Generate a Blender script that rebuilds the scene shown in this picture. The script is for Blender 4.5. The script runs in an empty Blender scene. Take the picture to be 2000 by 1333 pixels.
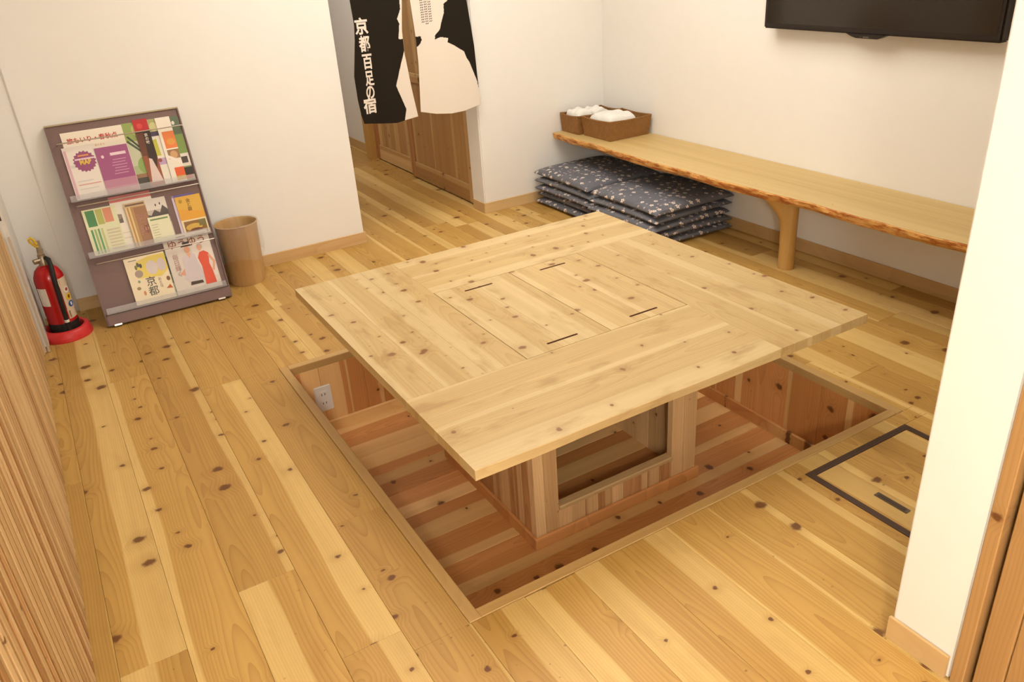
import bpy, bmesh, math, random
from mathutils import Vector, Matrix
random.seed(7)
scene = bpy.context.scene
C = scene.collection

# ------------------------------------------------------------------ camera
cam = bpy.data.cameras.new('camera')
cam.sensor_width = 36.0
cam.lens = 28.332
cam.clip_start = 0.02
camo = bpy.data.objects.new('camera', cam)
C.objects.link(camo)
camo.location = (-0.5968, -1.3561, 1.4592)
camo.rotation_euler = (1.10716, 0.06477, -0.53932)
scene.camera = camo

# ------------------------------------------------------------------ world, lights, exposure
w = bpy.data.worlds.new('world')
scene.world = w
w.use_nodes = True
w.node_tree.nodes['Background'].inputs[0].default_value = (1.0, 0.86, 0.68, 1)
w.node_tree.nodes['Background'].inputs[1].default_value = 0.15

def lamp(name, kind, loc, energy, color, size=0.3, rot=(0, 0, 0), size_y=None):
    l = bpy.data.lights.new(name, kind)
    l.energy = energy
    l.color = color
    if kind == 'AREA':
        l.size = size
        l.shape = 'DISK'
        if size_y:
            l.shape = 'RECTANGLE'
            l.size_y = size_y
    else:
        l.shadow_soft_size = size
    o = bpy.data.objects.new(name, l)
    o.location = loc
    o.rotation_euler = rot
    C.objects.link(o)
    return o

WARM = (1.0, 0.94, 0.86)
lamp('photographers_flash', 'POINT', (-0.81, -1.98, 1.55), 112, WARM, 0.13)
lamp('ceiling_lamp_room', 'AREA', (1.05, 1.4, 2.38), 53, WARM, 1.5, (0, 0, 0), 1.5)
lamp('corridor_fill_light', 'AREA', (0.9, 4.2, 2.36), 17, (1.0, 0.93, 0.88), 0.5)  # added fill that brightens the corridor, no known lamp there

scene.view_settings.view_transform = 'Standard'
scene.view_settings.look = 'None'
scene.view_settings.gamma = 1.0
scene.view_settings.use_curve_mapping = False
scene.view_settings.exposure = -0.16
scene.cycles.max_bounces = 6
scene.cycles.use_adaptive_sampling = True
scene.cycles.adaptive_threshold = 0.06
scene.cycles.adaptive_min_samples = 16
scene.cycles.use_light_tree = False
scene.cycles.diffuse_bounces = 3
scene.cycles.caustics_reflective = False
scene.cycles.caustics_refractive = False

# ------------------------------------------------------------------ material helpers
def srgb(r, g, b):
    f = lambda c: (c / 255 / 12.92) if c / 255 <= 0.04045 else ((c / 255 + 0.055) / 1.055) ** 2.4
    return (f(r), f(g), f(b), 1)

class NT:
    def __init__(s, name):
        s.m = bpy.data.materials.new(name)
        s.m.use_nodes = True
        s.t = s.m.node_tree
        s.b = s.t.nodes['Principled BSDF']
    def n(s, typ, **kw):
        x = s.t.nodes.new(typ)
        for k, v in kw.items():
            setattr(x, k, v)
        return x
    def put(s, sock, v):
        if isinstance(v, bpy.types.NodeSocket):
            s.t.links.new(v, sock)
        else:
            sock.default_value = v
    def math(s, op, a, b=None, c=None, clamp=False):
        x = s.n('ShaderNodeMath', operation=op, use_clamp=clamp)
        s.put(x.inputs[0], a)
        if b is not None: s.put(x.inputs[1], b)
        if c is not None: s.put(x.inputs[2], c)
        return x.outputs[0]
    def vmath(s, op, a, b=None):
        x = s.n('ShaderNodeVectorMath', operation=op)
        s.put(x.inputs[0], a)
        if b is not None: s.put(x.inputs[1], b)
        return x.outputs[1] if op in ('LENGTH', 'DISTANCE') else x.outputs[0]
    def comb(s, x, y, z):
        c = s.n('ShaderNodeCombineXYZ')
        for i, v in enumerate((x, y, z)): s.put(c.inputs[i], v)
        return c.outputs[0]
    def sep(s, v):
        c = s.n('ShaderNodeSeparateXYZ'); s.put(c.inputs[0], v)
        return c.outputs
    def ramp(s, v, a, b, t0=0.0, t1=1.0, smooth=True):
        c = s.n('ShaderNodeMapRange')
        if smooth: c.interpolation_type = 'SMOOTHSTEP'
        for i, x in enumerate((v, a, b, t0, t1)): s.put(c.inputs[i], x)
        return c.outputs[0]
    def mix(s, f, a, b, mode='MIX'):
        c = s.n('ShaderNodeMix', data_type='RGBA', blend_type=mode)
        s.put(c.inputs[0], f); s.put(c.inputs[6], a); s.put(c.inputs[7], b)
        return c.outputs[2]
    def noise(s, v, scale=1.0, detail=2.0, rough=0.5):
        c = s.n('ShaderNodeTexNoise'); s.put(c.inputs['Vector'], v)
        c.inputs['Scale'].default_value = scale; c.inputs['Detail'].default_value = detail
        c.inputs['Roughness'].default_value = rough
        return c.outputs[0]
    def base(s, v, rough=0.5, spec=0.4, metal=0.0):
        s.put(s.b.inputs['Base Color'], v); s.put(s.b.inputs['Roughness'], rough)
        s.b.inputs['Specular IOR Level'].default_value = spec
        s.b.inputs['Metallic'].default_value = metal
        return s.m

def flat(name, col, rough=0.6, spec=0.35, metal=0.0, vary=0.06, scale=40):
    t = NT(name)
    tc = t.n('ShaderNodeTexCoord')
    f = t.noise(tc.outputs['Object'], scale, 3)
    hi = tuple(min(1, c * (1 + vary)) for c in col[:3]) + (1,)
    lo = tuple(c * (1 - vary) for c in col[:3]) + (1,)
    return t.base(t.mix(f, lo, hi), rough, spec, metal)

def wood(name, heart, sap, ring_amt=0.22, ring_freq=150.0, knot_cell=8.0, knot_share=0.45, knot_size=0.07,
         rough=0.45, tone=0.16, sap_r=(0.05, 0.09), knot_col=srgb(96, 52, 22), spec=0.35, wobble=0.06, streak=0.16, mottle=0.0, pins=0.35):
    """Timber with the grain along local Y: growth rings around an off-centre pith, pale sapwood, knots."""
    t = NT(name)
    tc = t.n('ShaderNodeTexCoord')
    at = t.n('ShaderNodeAttribute', attribute_type='OBJECT', attribute_name='seed')
    sd = at.outputs['Fac']
    p = tc.outputs['Object']
    x, y, z = t.sep(p)[:3]
    fr = lambda k: t.math('FRACT', t.math('MULTIPLY', sd, k))
    r1, r2, r3, r4 = fr(13.37), fr(7.713), fr(29.17), fr(3.331)
    off = t.comb(t.math('MULTIPLY', sd, 11.0), t.math('MULTIPLY', sd, 47.0), t.math('MULTIPLY', sd, 5.0))
    pn = t.vmath('ADD', p, off)
    low = t.noise(t.vmath('MULTIPLY', pn, (5.0, 0.9, 5.0)), 1.0, 2)
    low2 = t.noise(t.vmath('MULTIPLY', pn, (0.6, 1.3, 0.6)), 1.0, 1)
    # knots
    vo = t.n('ShaderNodeTexVoronoi', voronoi_dimensions='2D', feature='F1')
    t.put(vo.inputs['Vector'], t.vmath('MULTIPLY', pn, (0.85, 1.05, 1.0)))
    vo.inputs['Scale'].default_value = knot_cell
    d = vo.outputs['Distance']
    cr = t.sep(vo.outputs['Color'])
    here = t.math('LESS_THAN', cr[0], t.math('MULTIPLY', knot_share, t.math('MULTIPLY_ADD', r2, 1.5, 0.25)))
    size = t.math('MULTIPLY_ADD', t.math('POWER', cr[1], 2.5), knot_size, knot_size * 0.38)
    wob = t.noise(pn, 70.0, 2)
    dd = t.math('ADD', d, t.math('MULTIPLY', t.math('SUBTRACT', wob, 0.5), knot_size * 0.9))
    kmask = t.math('MULTIPLY', t.ramp(dd, t.math('MULTIPLY', size, 0.45), size, 1.0, 0.0), here)
    halo = t.math('MULTIPLY', t.ramp(d, 0.0, t.math('MULTIPLY', size, 3.6), 1.0, 0.0), here)
    # pin knots on some boards
    v2 = t.n('ShaderNodeTexVoronoi', voronoi_dimensions='2D', feature='F1')
    t.put(v2.inputs['Vector'], t.vmath('MULTIPLY', pn, (0.8, 1.0, 1.0)))
    v2.inputs['Scale'].default_value = 24.0
    c2 = t.sep(v2.outputs['Color'])
    patch = t.ramp(t.noise(pn, 2.6, 1), 0.48, 0.6)
    pin = t.math('MULTIPLY', t.ramp(v2.outputs['Distance'], t.math('MULTIPLY', c2[1], 0.05), t.math('MULTIPLY_ADD', c2[1], 0.09, 0.02), 1.0, 0.0),
                 t.math('MULTIPLY', t.math('LESS_THAN', c2[0], pins), t.math('MULTIPLY', patch, t.math('GREATER_THAN', fr(5.19), 0.45))))
    # rings
    cx = t.math('MULTIPLY', t.math('SUBTRACT', r1, 0.5), 0.17)
    xx = t.math('SUBTRACT', t.math('MULTIPLY_ADD', t.math('SUBTRACT', low, 0.5), wobble, x), cx)
    zz = t.math('MULTIPLY_ADD', low2, 0.09, t.math('MULTIPLY_ADD', r2, 0.02, -0.005))
    rad = t.math('SQRT', t.math('ADD', t.math('MULTIPLY', xx, xx), t.math('MULTIPLY', zz, zz)))
    rad = t.math('MULTIPLY_ADD', halo, 0.012, rad)
    ring = t.math('POWER', t.math('FRACT', t.math('MULTIPLY', rad, ring_freq)), 3.0)
    sr = t.math('MULTIPLY_ADD', r3, sap_r[1] - sap_r[0], sap_r[0])
    sapf = t.ramp(t.math('ABSOLUTE', xx), t.math('SUBTRACT', sr, 0.004), t.math('ADD', sr, 0.004))
    col = t.mix(sapf, heart, sap)
    fine = t.noise(t.vmath('MULTIPLY', pn, (90.0, 2.0, 90.0)), 1.0, 2)
    band = t.noise(t.vmath('MULTIPLY', pn, (22.0, 0.5, 22.0)), 1.0, 1)
    k = t.math('MULTIPLY_ADD', r4, 2 * tone, 1.0 - tone)
    k = t.math('MULTIPLY', k, t.math('MULTIPLY_ADD', t.math('SUBTRACT', fine, 0.5), streak, 1.0))
    k = t.math('MULTIPLY', k, t.math('MULTIPLY_ADD', t.math('SUBTRACT', band, 0.5), streak * 1.6, 1.0))
    rr = t.math('MULTIPLY', ring, t.math('MULTIPLY_ADD', sapf, -0.6, 1.0))
    dark = tuple(c * f for c, f in zip(heart[:3], (0.62, 0.5, 0.38))) + (1,)
    col = t.mix(t.math('MULTIPLY', rr, ring_amt), col, dark)
    kc = t.comb(k, t.math('POWER', k, 1.25), t.math('POWER', k, 1.6))
    col = t.mix(1.0, col, kc, 'MULTIPLY')
    col = t.mix(t.math('MULTIPLY', halo, 0.28), col, dark)
    col = t.mix(t.math('MULTIPLY', kmask, 0.88), col, knot_col)
    if knot_share > 0:
        col = t.mix(t.math('MULTIPLY', pin, 0.5), col, knot_col)
    if mottle:
        mo = t.noise(t.vmath('MULTIPLY', pn, (16.0, 5.0, 16.0)), 1.0, 3, 0.6)
        col = t.mix(t.ramp(mo, 0.52, 0.74, 0.0, mottle), col, dark)
    bp = t.n('ShaderNodeBump')
    bp.inputs['Strength'].default_value = 0.08
    bp.inputs['Distance'].default_value = 0.002
    t.put(bp.inputs['Height'], fine)
    t.put(t.b.inputs['Normal'], bp.outputs[0])
    return t.base(col, rough, spec)

# colours of the timber
M = {}
M['floor'] = wood('cedar_floor', (0.525, 0.305, 0.079, 1), (0.675, 0.45, 0.155, 1), knot_share=0.58, knot_size=0.13, ring_amt=0.5, tone=0.10, mottle=0.14, pins=0.55, sap_r=(0.052, 0.10))
M['table'] = wood('cedar_table', (0.535, 0.37, 0.158, 1), (0.60, 0.44, 0.215, 1), ring_amt=0.30, knot_share=0.66, mottle=0.5, knot_cell=9.0, pins=0.45,
                  knot_size=0.11, tone=0.04, knot_col=srgb(122, 74, 34), rough=0.4, sap_r=(0.03, 0.09))
M['pit'] = wood('cedar_pit', (0.63, 0.28, 0.09, 1), (0.80, 0.49, 0.20, 1), knot_share=0.5, knot_size=0.14, tone=0.16, ring_amt=0.4)
M['ped'] = wood('cedar_pedestal', (0.54, 0.26, 0.10, 1), (0.72, 0.44, 0.20, 1), ring_amt=0.5, ring_freq=120, knot_share=0.22,
                knot_size=0.07, tone=0.16, sap_r=(0.01, 0.05))
M['slat'] = wood('cedar_slat', (0.52, 0.29, 0.125, 1), (0.68, 0.47, 0.24, 1), ring_amt=0.45, ring_freq=260, knot_share=0.06,
                 knot_size=0.05, tone=0.22, sap_r=(0.0, 0.03))
M['trim'] = wood('cypress_trim', (0.60, 0.385, 0.175, 1), (0.66, 0.45, 0.215, 1), ring_amt=0.18, knot_share=0.06, knot_size=0.05, tone=0.06)
M['frame'] = wood('pit_frame_wood', (0.52, 0.32, 0.115, 1), (0.55, 0.345, 0.13, 1), ring_amt=0.18, knot_share=0.0, tone=0.05)
M['bench'] = wood('bench_slab', (0.585, 0.405, 0.16, 1), (0.615, 0.435, 0.18, 1), ring_amt=0.12, ring_freq=90, knot_share=0.05, knot_size=0.05, tone=0.02)
M['leg'] = wood('bench_leg_wood', (0.56, 0.315, 0.09, 1), (0.60, 0.36, 0.12, 1), ring_amt=0.15, knot_share=0.05, knot_size=0.05, tone=0.02, rough=0.35)
M['door'] = wood('cedar_door', (0.47, 0.27, 0.105, 1), (0.60, 0.385, 0.165, 1), ring_amt=0.35, knot_share=0.35, knot_size=0.11, tone=0.12)
M['doorred'] = wood('cedar_stile_red', (0.40, 0.165, 0.06, 1), (0.45, 0.21, 0.08, 1), ring_amt=0.2, knot_share=0.0, tone=0.05)
M['bin'] = wood('bent_wood', (0.50, 0.30, 0.12, 1), (0.56, 0.35, 0.15, 1), ring_amt=0.22, knot_share=0.0, tone=0.03)

def plaster():
    t = NT('white_plaster')
    tc = t.n('ShaderNodeTexCoord')
    f = t.noise(tc.outputs['Object'], 14, 4)
    g = t.noise(tc.outputs['Object'], 1.3, 2)
    c = t.mix(f, (0.855, 0.825, 0.77, 1), (0.885, 0.855, 0.80, 1))
    c = t.mix(t.math('MULTIPLY', g, 0.25), c, (0.84, 0.81, 0.755, 1))
    b = t.n('ShaderNodeBump'); b.inputs['Strength'].default_value = 0.05; b.inputs['Distance'].default_value = 0.002
    t.put(b.inputs['Height'], t.noise(tc.outputs['Object'], 260, 2)); t.put(t.b.inputs['Normal'], b.outputs[0])
    return t.base(c, 0.85, 0.2)
M['plaster'] = plaster()
M['dark_metal'] = flat('dark_bronze_metal', srgb(74, 53, 40), 0.5, 0.4, 0.0)
M['alu'] = flat('brushed_aluminium', (0.62, 0.58, 0.52, 1), 0.38, 0.5, 0.7)
M['pvc'] = flat('white_plastic', (0.78, 0.74, 0.68, 1), 0.4, 0.4, 0, 0.02)
M['black'] = flat('black_plastic', (0.02, 0.014, 0.011, 1), 0.35, 0.4)
M['rack'] = flat('mauve_brown_steel', srgb(120, 96, 90), 0.5, 0.4, 0.15, 0.05, 12)
M['racktop'] = flat('rack_edge_strip', srgb(176, 160, 126), 0.5, 0.4, 0.0)
M['chrome'] = flat('chrome_wire', (0.55, 0.50, 0.45, 1), 0.32, 0.5, 1.0, 0.02)
M['red'] = flat('red_enamel', (0.42, 0.006, 0.008, 1), 0.22, 0.5, 0, 0.03)
M['redplast'] = flat('red_plastic', (0.62, 0.035, 0.035, 1), 0.42, 0.4, 0, 0.05)
M['brass'] = flat('cast_valve_metal', (0.33, 0.26, 0.18, 1), 0.4, 0.5, 0.8, 0.15)
M['yellow'] = flat('yellow_pin', (0.75, 0.50, 0.05, 1), 0.4)
M['rubber'] = flat('black_rubber', (0.015, 0.013, 0.012, 1), 0.5, 0.3)
M['paper'] = flat('paper_pages', (0.80, 0.76, 0.70, 1), 0.7, 0.2, 0, 0.03)
M['tv'] = flat('glossy_screen', (0.026, 0.019, 0.013, 1), 0.12, 0.5, 0, 0.02)
M['slot_shade'] = flat('slot_shadow_wood', srgb(70, 38, 18), 0.8, 0.1)

def vcol(name, rough=0.45, spec=0.4):
    t = NT(name)
    a = t.n('ShaderNodeAttribute', attribute_type='GEOMETRY', attribute_name='ink')
    return t.base(a.outputs['Color'], rough, spec)
M['print'] = vcol('printed_ink', 0.35, 0.4)
M['dye'] = vcol('dyed_cloth', 0.85, 0.15)

def acrylic():
    t = NT('clear_acrylic')
    t.base((0.66, 0.63, 0.62, 1), 0.3, 0.5)
    t.b.inputs['Alpha'].default_value = 0.27
    return t.m
M['acrylic'] = acrylic()
def bag():
    t = NT('clear_bin_bag')
    tc = t.n('ShaderNodeTexCoord')
    b = t.n('ShaderNodeBump'); b.inputs['Strength'].default_value = 0.6; b.inputs['Distance'].default_value = 0.006
    t.put(b.inputs['Height'], t.noise(tc.outputs['Object'], 22, 4)); t.put(t.b.inputs['Normal'], b.outputs[0])
    t.base((0.85, 0.82, 0.76, 1), 0.22, 0.6)
    t.b.inputs['Alpha'].default_value = 0.11
    return t.m
M['bag'] = bag()

def cushion_mat():
    t = NT('flowered_cotton')
    tc = t.n('ShaderNodeTexCoord')
    at = t.n('ShaderNodeAttribute', attribute_type='OBJECT', attribute_name='seed')
    sd = at.outputs['Fac']
    p = t.vmath('ADD', tc.outputs['Object'], t.comb(t.math('MULTIPLY', sd, 7.0), t.math('MULTIPLY', sd, 3.0), 0.0))
    x, y, z = t.sep(p)[:3]
    p2 = t.comb(t.math('ADD', x, t.math('MULTIPLY', z, 0.6)), t.math('ADD', y, t.math('MULTIPLY', z, 0.5)), 0.0)
    base = t.mix(t.noise(p2, 16, 3), srgb(98, 99, 107), srgb(120, 120, 126))
    # fine leaves and stems
    ln = t.math('ABSOLUTE', t.math('SUBTRACT', t.noise(p2, 13, 2), 0.5))
    stem = t.math('MULTIPLY', t.ramp(ln, 0.004, 0.012, 1, 0), t.ramp(t.noise(t.vmath('ADD', p2, (3, 1, 0)), 9, 1), 0.5, 0.56))
    col = t.mix(t.math('MULTIPLY', stem, 0.55), base, srgb(150, 146, 140))
    for sc, rad, share, tint, cen in ((21, 0.29, 0.52, srgb(232, 220, 208), srgb(150, 110, 60)), (32, 0.22, 0.40, srgb(206, 184, 180), srgb(120, 90, 90))):
        v = t.n('ShaderNodeTexVoronoi', voronoi_dimensions='2D', feature='F1')
        t.put(v.inputs['Vector'], p2); v.inputs['Scale'].default_value = sc
        loc = t.vmath('SUBTRACT', p2, v.outputs['Position'])
        lx, ly, lz = t.sep(loc)[:3]
        ang = t.math('ARCTAN2', ly, lx)
        pet = t.math('MULTIPLY_ADD', t.math('COSINE', t.math('MULTIPLY', ang, 5.0)), 0.22, 0.78)
        here = t.math('LESS_THAN', t.sep(v.outputs['Color'])[0], share)
        d = v.outputs['Distance']
        f = t.math('MULTIPLY', t.ramp(d, t.math('MULTIPLY', pet, rad * 0.85), t.math('MULTIPLY', pet, rad), 1, 0), here)
        col = t.mix(f, col, tint)
        f2 = t.math('MULTIPLY', t.ramp(d, rad * 0.18, rad * 0.26, 1, 0), here)
        col = t.mix(f2, col, cen)
    return t.base(col, 0.75, 0.2)
M['cushion'] = cushion_mat()

def wicker():
    t = NT('woven_rattan')
    tc = t.n('ShaderNodeTexCoord')
    p = tc.outputs['Object']
    x, y, z = t.sep(p)[:3]
    a = t.math('SINE', t.math('MULTIPLY', t.math('ADD', x, y), 520.0))
    b = t.math('SINE', t.math('MULTIPLY', z, 620.0))
    wv = t.math('MULTIPLY', a, b)
    n = t.noise(p, 60, 3)
    c = t.mix(n, srgb(128, 84, 40), srgb(196, 142, 78))
    c = t.mix(t.ramp(wv, -0.8, 0.3, 0.75, 0.0), c, srgb(84, 50, 22))
    bp = t.n('ShaderNodeBump'); bp.inputs['Strength'].default_value = 0.7; bp.inputs['Distance'].default_value = 0.003
    t.put(bp.inputs['Height'], wv); t.put(t.b.inputs['Normal'], bp.outputs[0])
    return t.base(c, 0.55, 0.35)
M['wicker'] = wicker()
def towel_mat():
    t = NT('white_terry')
    tc = t.n('ShaderNodeTexCoord')
    f = t.noise(tc.outputs['Object'], 180, 2)
    bp = t.n('ShaderNodeBump'); bp.inputs['Strength'].default_value = 0.4; bp.inputs['Distance'].default_value = 0.003
    t.put(bp.inputs['Height'], f); t.put(t.b.inputs['Normal'], bp.outputs[0])
    return t.base(t.mix(f, (0.78, 0.76, 0.70, 1), (0.88, 0.86, 0.80, 1)), 0.9, 0.1)
M['towel'] = towel_mat()
def bark():
    t = NT('live_edge_bark')
    tc = t.n('ShaderNodeTexCoord')
    p = t.vmath('MULTIPLY', tc.outputs['Object'], (1.0, 0.35, 1.6))
    f = t.noise(p, 38, 4, 0.65)
    g = t.noise(p, 11, 2)
    c = t.mix(t.ramp(f, 0.44, 0.62), srgb(226, 172, 98), srgb(176, 98, 42))
    c = t.mix(t.math('MULTIPLY', t.ramp(g, 0.55, 0.68), 0.6), c, srgb(150, 76, 34))
    bp = t.n('ShaderNodeBump'); bp.inputs['Strength'].default_value = 0.5; bp.inputs['Distance'].default_value = 0.004
    t.put(bp.inputs['Height'], f); t.put(t.b.inputs['Normal'], bp.outputs[0])
    return t.base(c, 0.5, 0.3)
M['bark'] = bark()

# ------------------------------------------------------------------ mesh helpers
class MB:
    def __init__(s): s.v = []; s.f = []; s.smooth = False
    def add(s, vs, fs):
        o = len(s.v); s.v += [tuple(v) for v in vs]; s.f += [tuple(i + o for i in f) for f in fs]
        return s
    def box(s, a, b):
        (x0, y0, z0), (x1, y1, z1) = a, b
        return s.add([(x0, y0, z0), (x1, y0, z0), (x1, y1, z0), (x0, y1, z0), (x0, y0, z1), (x1, y0, z1), (x1, y1, z1), (x0, y1, z1)],
                     [(0, 3, 2, 1), (4, 5, 6, 7), (0, 1, 5, 4), (1, 2, 6, 5), (2, 3, 7, 6), (3, 0, 4, 7)])
    def cbox(s, a, b, c=0.0015):
        """box with its four top edges chamfered"""
        (x0, y0, z0), (x1, y1, z1) = a, b
        v = [(x0, y0, z0), (x1, y0, z0), (x1, y1, z0), (x0, y1, z0), (x0, y0, z1 - c), (x1, y0, z1 - c), (x1, y1, z1 - c), (x0, y1, z1 - c),
             (x0 + c, y0 + c, z1), (x1 - c, y0 + c, z1), (x1 - c, y1 - c, z1), (x0 + c, y1 - c, z1)]
        return s.add(v, [(0, 3, 2, 1), (0, 1, 5, 4), (1, 2, 6, 5), (2, 3, 7, 6), (3, 0, 4, 7),
                         (4, 5, 9, 8), (5, 6, 10, 9), (6, 7, 11, 10), (7, 4, 8, 11), (8, 9, 10, 11)])
    def lathe(s, prof, n=32, cx=0, cy=0, cap=True):
        vs = []; fs = []
        for r, z in prof:
            for k in range(n):
                a = 2 * math.pi * k / n
                vs.append((cx + r * math.cos(a), cy + r * math.sin(a), z))
        for i in range(len(prof) - 1):
            for k in range(n):
                k2 = (k + 1) % n
                fs.append((i * n + k, i * n + k2, (i + 1) * n + k2, (i + 1) * n + k))
        if cap:
            fs.append(tuple(reversed(range(n))))
            fs.append(tuple((len(prof) - 1) * n + k for k in range(n)))
        return s.add(vs, fs)
    def tube(s, pts, r, n=10):
        P = [Vector(p) for p in pts]
        R = r if isinstance(r, (list, tuple)) else [r] * len(P)
        vs = []; fs = []; up = None
        for i, p in enumerate(P):
            d = (P[min(i + 1, len(P) - 1)] - P[max(i - 1, 0)]).normalized()
            if up is None:
                up = Vector((0, 0, 1)) if abs(d.z) < 0.9 else Vector((1, 0, 0))
            a = d.cross(up).normalized(); up = a.cross(d).normalized()
            for k in range(n):
                t = 2 * math.pi * k / n
                vs.append(p + R[i] * (math.cos(t) * a + math.sin(t) * up))
        for i in range(len(P) - 1):
            for k in range(n):
                k2 = (k + 1) % n
                fs.append((i * n + k, (i + 1) * n + k, (i + 1) * n + k2, i * n + k2))
        fs.append(tuple(range(n))); fs.append(tuple(reversed([(len(P) - 1) * n + k for k in range(n)])))
        return s.add(vs, fs)
    def prism(s, poly, z0, z1):
        n = len(poly)
        return s.add([(x, y, z0) for x, y in poly] + [(x, y, z1) for x, y in poly],
                     [tuple(reversed(range(n))), tuple(range(n, 2 * n))] + [(i, (i + 1) % n, n + (i + 1) % n, n + i) for i in range(n)])
    def mesh(s, name, mat, bevel=0.0, segs=2, smooth=False):
        me = bpy.data.meshes.new(name)
        me.from_pydata(s.v, [], s.f)
        bm = bmesh.new(); bm.from_mesh(me)
        bmesh.ops.recalc_face_normals(bm, faces=bm.faces)
        if bevel:
            es = [e for e in bm.edges if len(e.link_faces) == 2 and e.calc_face_angle(0) > 0.6]
            bmesh.ops.bevel(bm, geom=es, offset=bevel, segments=segs, affect='EDGES', clamp_overlap=True)
        for f in bm.faces: f.smooth = smooth
        bm.to_mesh(me); bm.free()
        if smooth:
            try: me.set_sharp_from_angle(angle=math.radians(40))
            except Exception: pass
        me.materials.append(mat)
        return me
    def build(s, name, mat, parent=None, loc=(0, 0, 0), rot=(0, 0, 0), bevel=0.0, segs=2, smooth=False, seed=None):
        return link(name, s.mesh(name, mat, bevel, segs, smooth), parent, loc, rot, seed)

_seed = [0.0]
def link(name, me, parent=None, loc=(0, 0, 0), rot=(0, 0, 0), seed=None):
    o = bpy.data.objects.new(name, me)
    C.objects.link(o)
    o.location = loc; o.rotation_euler = rot
    if parent: o.parent = parent
    _seed[0] += 0.61803
    o['seed'] = float(seed if seed is not None else _seed[0] % 1.0)
    return o
def empty(name, loc=(0, 0, 0), rot=(0, 0, 0)):
    o = bpy.data.objects.new(name, None)
    C.objects.link(o); o.location = loc; o.rotation_euler = rot
    o.empty_display_size = 0.05
    return o
def tag(o, label, cat, group=None, kind=None):
    o['label'] = label; o['category'] = cat
    if group: o['group'] = group
    if kind: o['kind'] = kind
    return o
def struct(o, label, cat):
    return tag(o, label, cat, kind='structure')
HALF = math.pi / 2

# key measures (metres); origin at the near left inner corner of the pit
PW, PD_, PZ = 1.542, 1.535, -0.33        # pit width (x), depth (y), floor height
YR, XB = 2.769, 2.457                    # back wall face, bench wall face
XS, YS = 0.7345, -0.606                  # near stub wall
DX0, DX1 = 0.808, 1.579                  # doorway edges
ZC = 2.4
TX0, TX1, TY0, TY1, TH = 0.057, 1.429, 0.043, 1.428, 0.3626
XL = -0.828                              # lattice face

# ------------------------------------------------------------------ floor
sub = MB()
for a, b in (((-1.8, -2.6), (-0.04, 6.4)), ((PW + 0.04, -2.6), (2.6, 6.4)), ((-0.04, -2.6), (PW + 0.04, -0.04)), ((-0.04, PD_ + 0.04), (PW + 0.04, 6.4))):
    sub.box((a[0], a[1], -0.06), (b[0], b[1], -0.019))
floor = struct(sub.build('floor', M['trim']), 'knotty golden cedar plank floor of the room', 'floor')
holes = [(-0.034, -0.034, PW + 0.034, PD_ + 0.034), (1.056, -0.54, 1.510, -0.086)]
def cut(rects, h):
    out = []
    for x0, y0, x1, y1 in rects:
        if h[2] <= x0 or h[0] >= x1 or h[3] <= y0 or h[1] >= y1:
            out.append((x0, y0, x1, y1)); continue
        if y0 < h[1]: out.append((x0, y0, x1, h[1]))
        if y1 > h[3]: out.append((x0, h[3], x1, y1))
        lo, hi = max(y0, h[1]), min(y1, h[3])
        if x0 < h[0]: out.append((x0, lo, h[0], hi))
        if x1 > h[2]: out.append((h[2], lo, x1, hi))
    return out
joints = {0: [0.28], 1: [1.87], 2: [0.40, 3.1], 3: [0.04, 1.58, 3.3], -1: [1.2], -2: [0.9]}
hatch_planks = []
GAP = 0.0003
k = -7
while True:
    x0 = -0.78 + 0.15 * k
    x1 = x0 + 0.15
    if x0 > 2.46: break
    rnd = random.Random(100 + k)
    js = joints.get(k)
    if js is None:
        js = []
        yy = rnd.uniform(-1.6, 0.6)
        while yy < 5.5:
            js.append(yy); yy += rnd.uniform(1.6, 2.3)
        js = [j for j in js if not (-0.8 < j < -0.06)]
    ys = [-2.5] + js + [6.2]
    for y0, y1 in zip(ys, ys[1:]):
        X0, X1 = max(x0, -1.7), min(x1, XB + 0.02)
        if X1 - X0 < 0.01: continue
        rects = [(X0, y0, X1, y1)]
        for h in holes: rects = cut(rects, h)
        cx, cy = (x0 + x1) / 2, (y0 + y1) / 2
        sd = rnd.random()
        for r in rects:
            if r[2] - r[0] < 0.004 or r[3] - r[1] < 0.004: continue
            MB().cbox((r[0] - cx + GAP, r[1] - cy + GAP, -0.019), (r[2] - cx - GAP, r[3] - cy - GAP, 0), 0.0007).build(
                'floor_plank', M['floor'], floor, (cx, cy, 0), seed=sd)
        # the lid of the hatch continues the same boards
        hx0, hy0, hx1, hy1 = 1.078, -0.518, 1.488, -0.108
        if x1 > hx0 and x0 < hx1 and y1 > hy0 and y0 < hy1:
            hatch_planks.append((max(x0, hx0), max(y0, hy0), min(x1, hx1), min(y1, hy1), cx, cy, sd))
    k += 1

# ------------------------------------------------------------------ sunken pit (part of the floor)
pit = MB()
pit.box((-0.045, -0.045, PZ - 0.06), (PW + 0.045, PD_ + 0.045, PZ - 0.019))
pit.box((-0.045, -0.045, PZ - 0.019), (-0.02, PD_ + 0.045, -0.061)); pit.box((PW + 0.02, -0.045, PZ - 0.019), (PW + 0.045, PD_ + 0.045, -0.061))
pit.box((-0.02, -0.045, PZ - 0.019), (PW + 0.02, -0.02, -0.061)); pit.box((-0.02, PD_ + 0.02, PZ - 0.019), (PW + 0.02, PD_ + 0.045, -0.061))
pit = struct(pit.build('floor_pit', M['pit']), 'sunken square leg well lined with reddish cedar under the table', 'floor')
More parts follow.
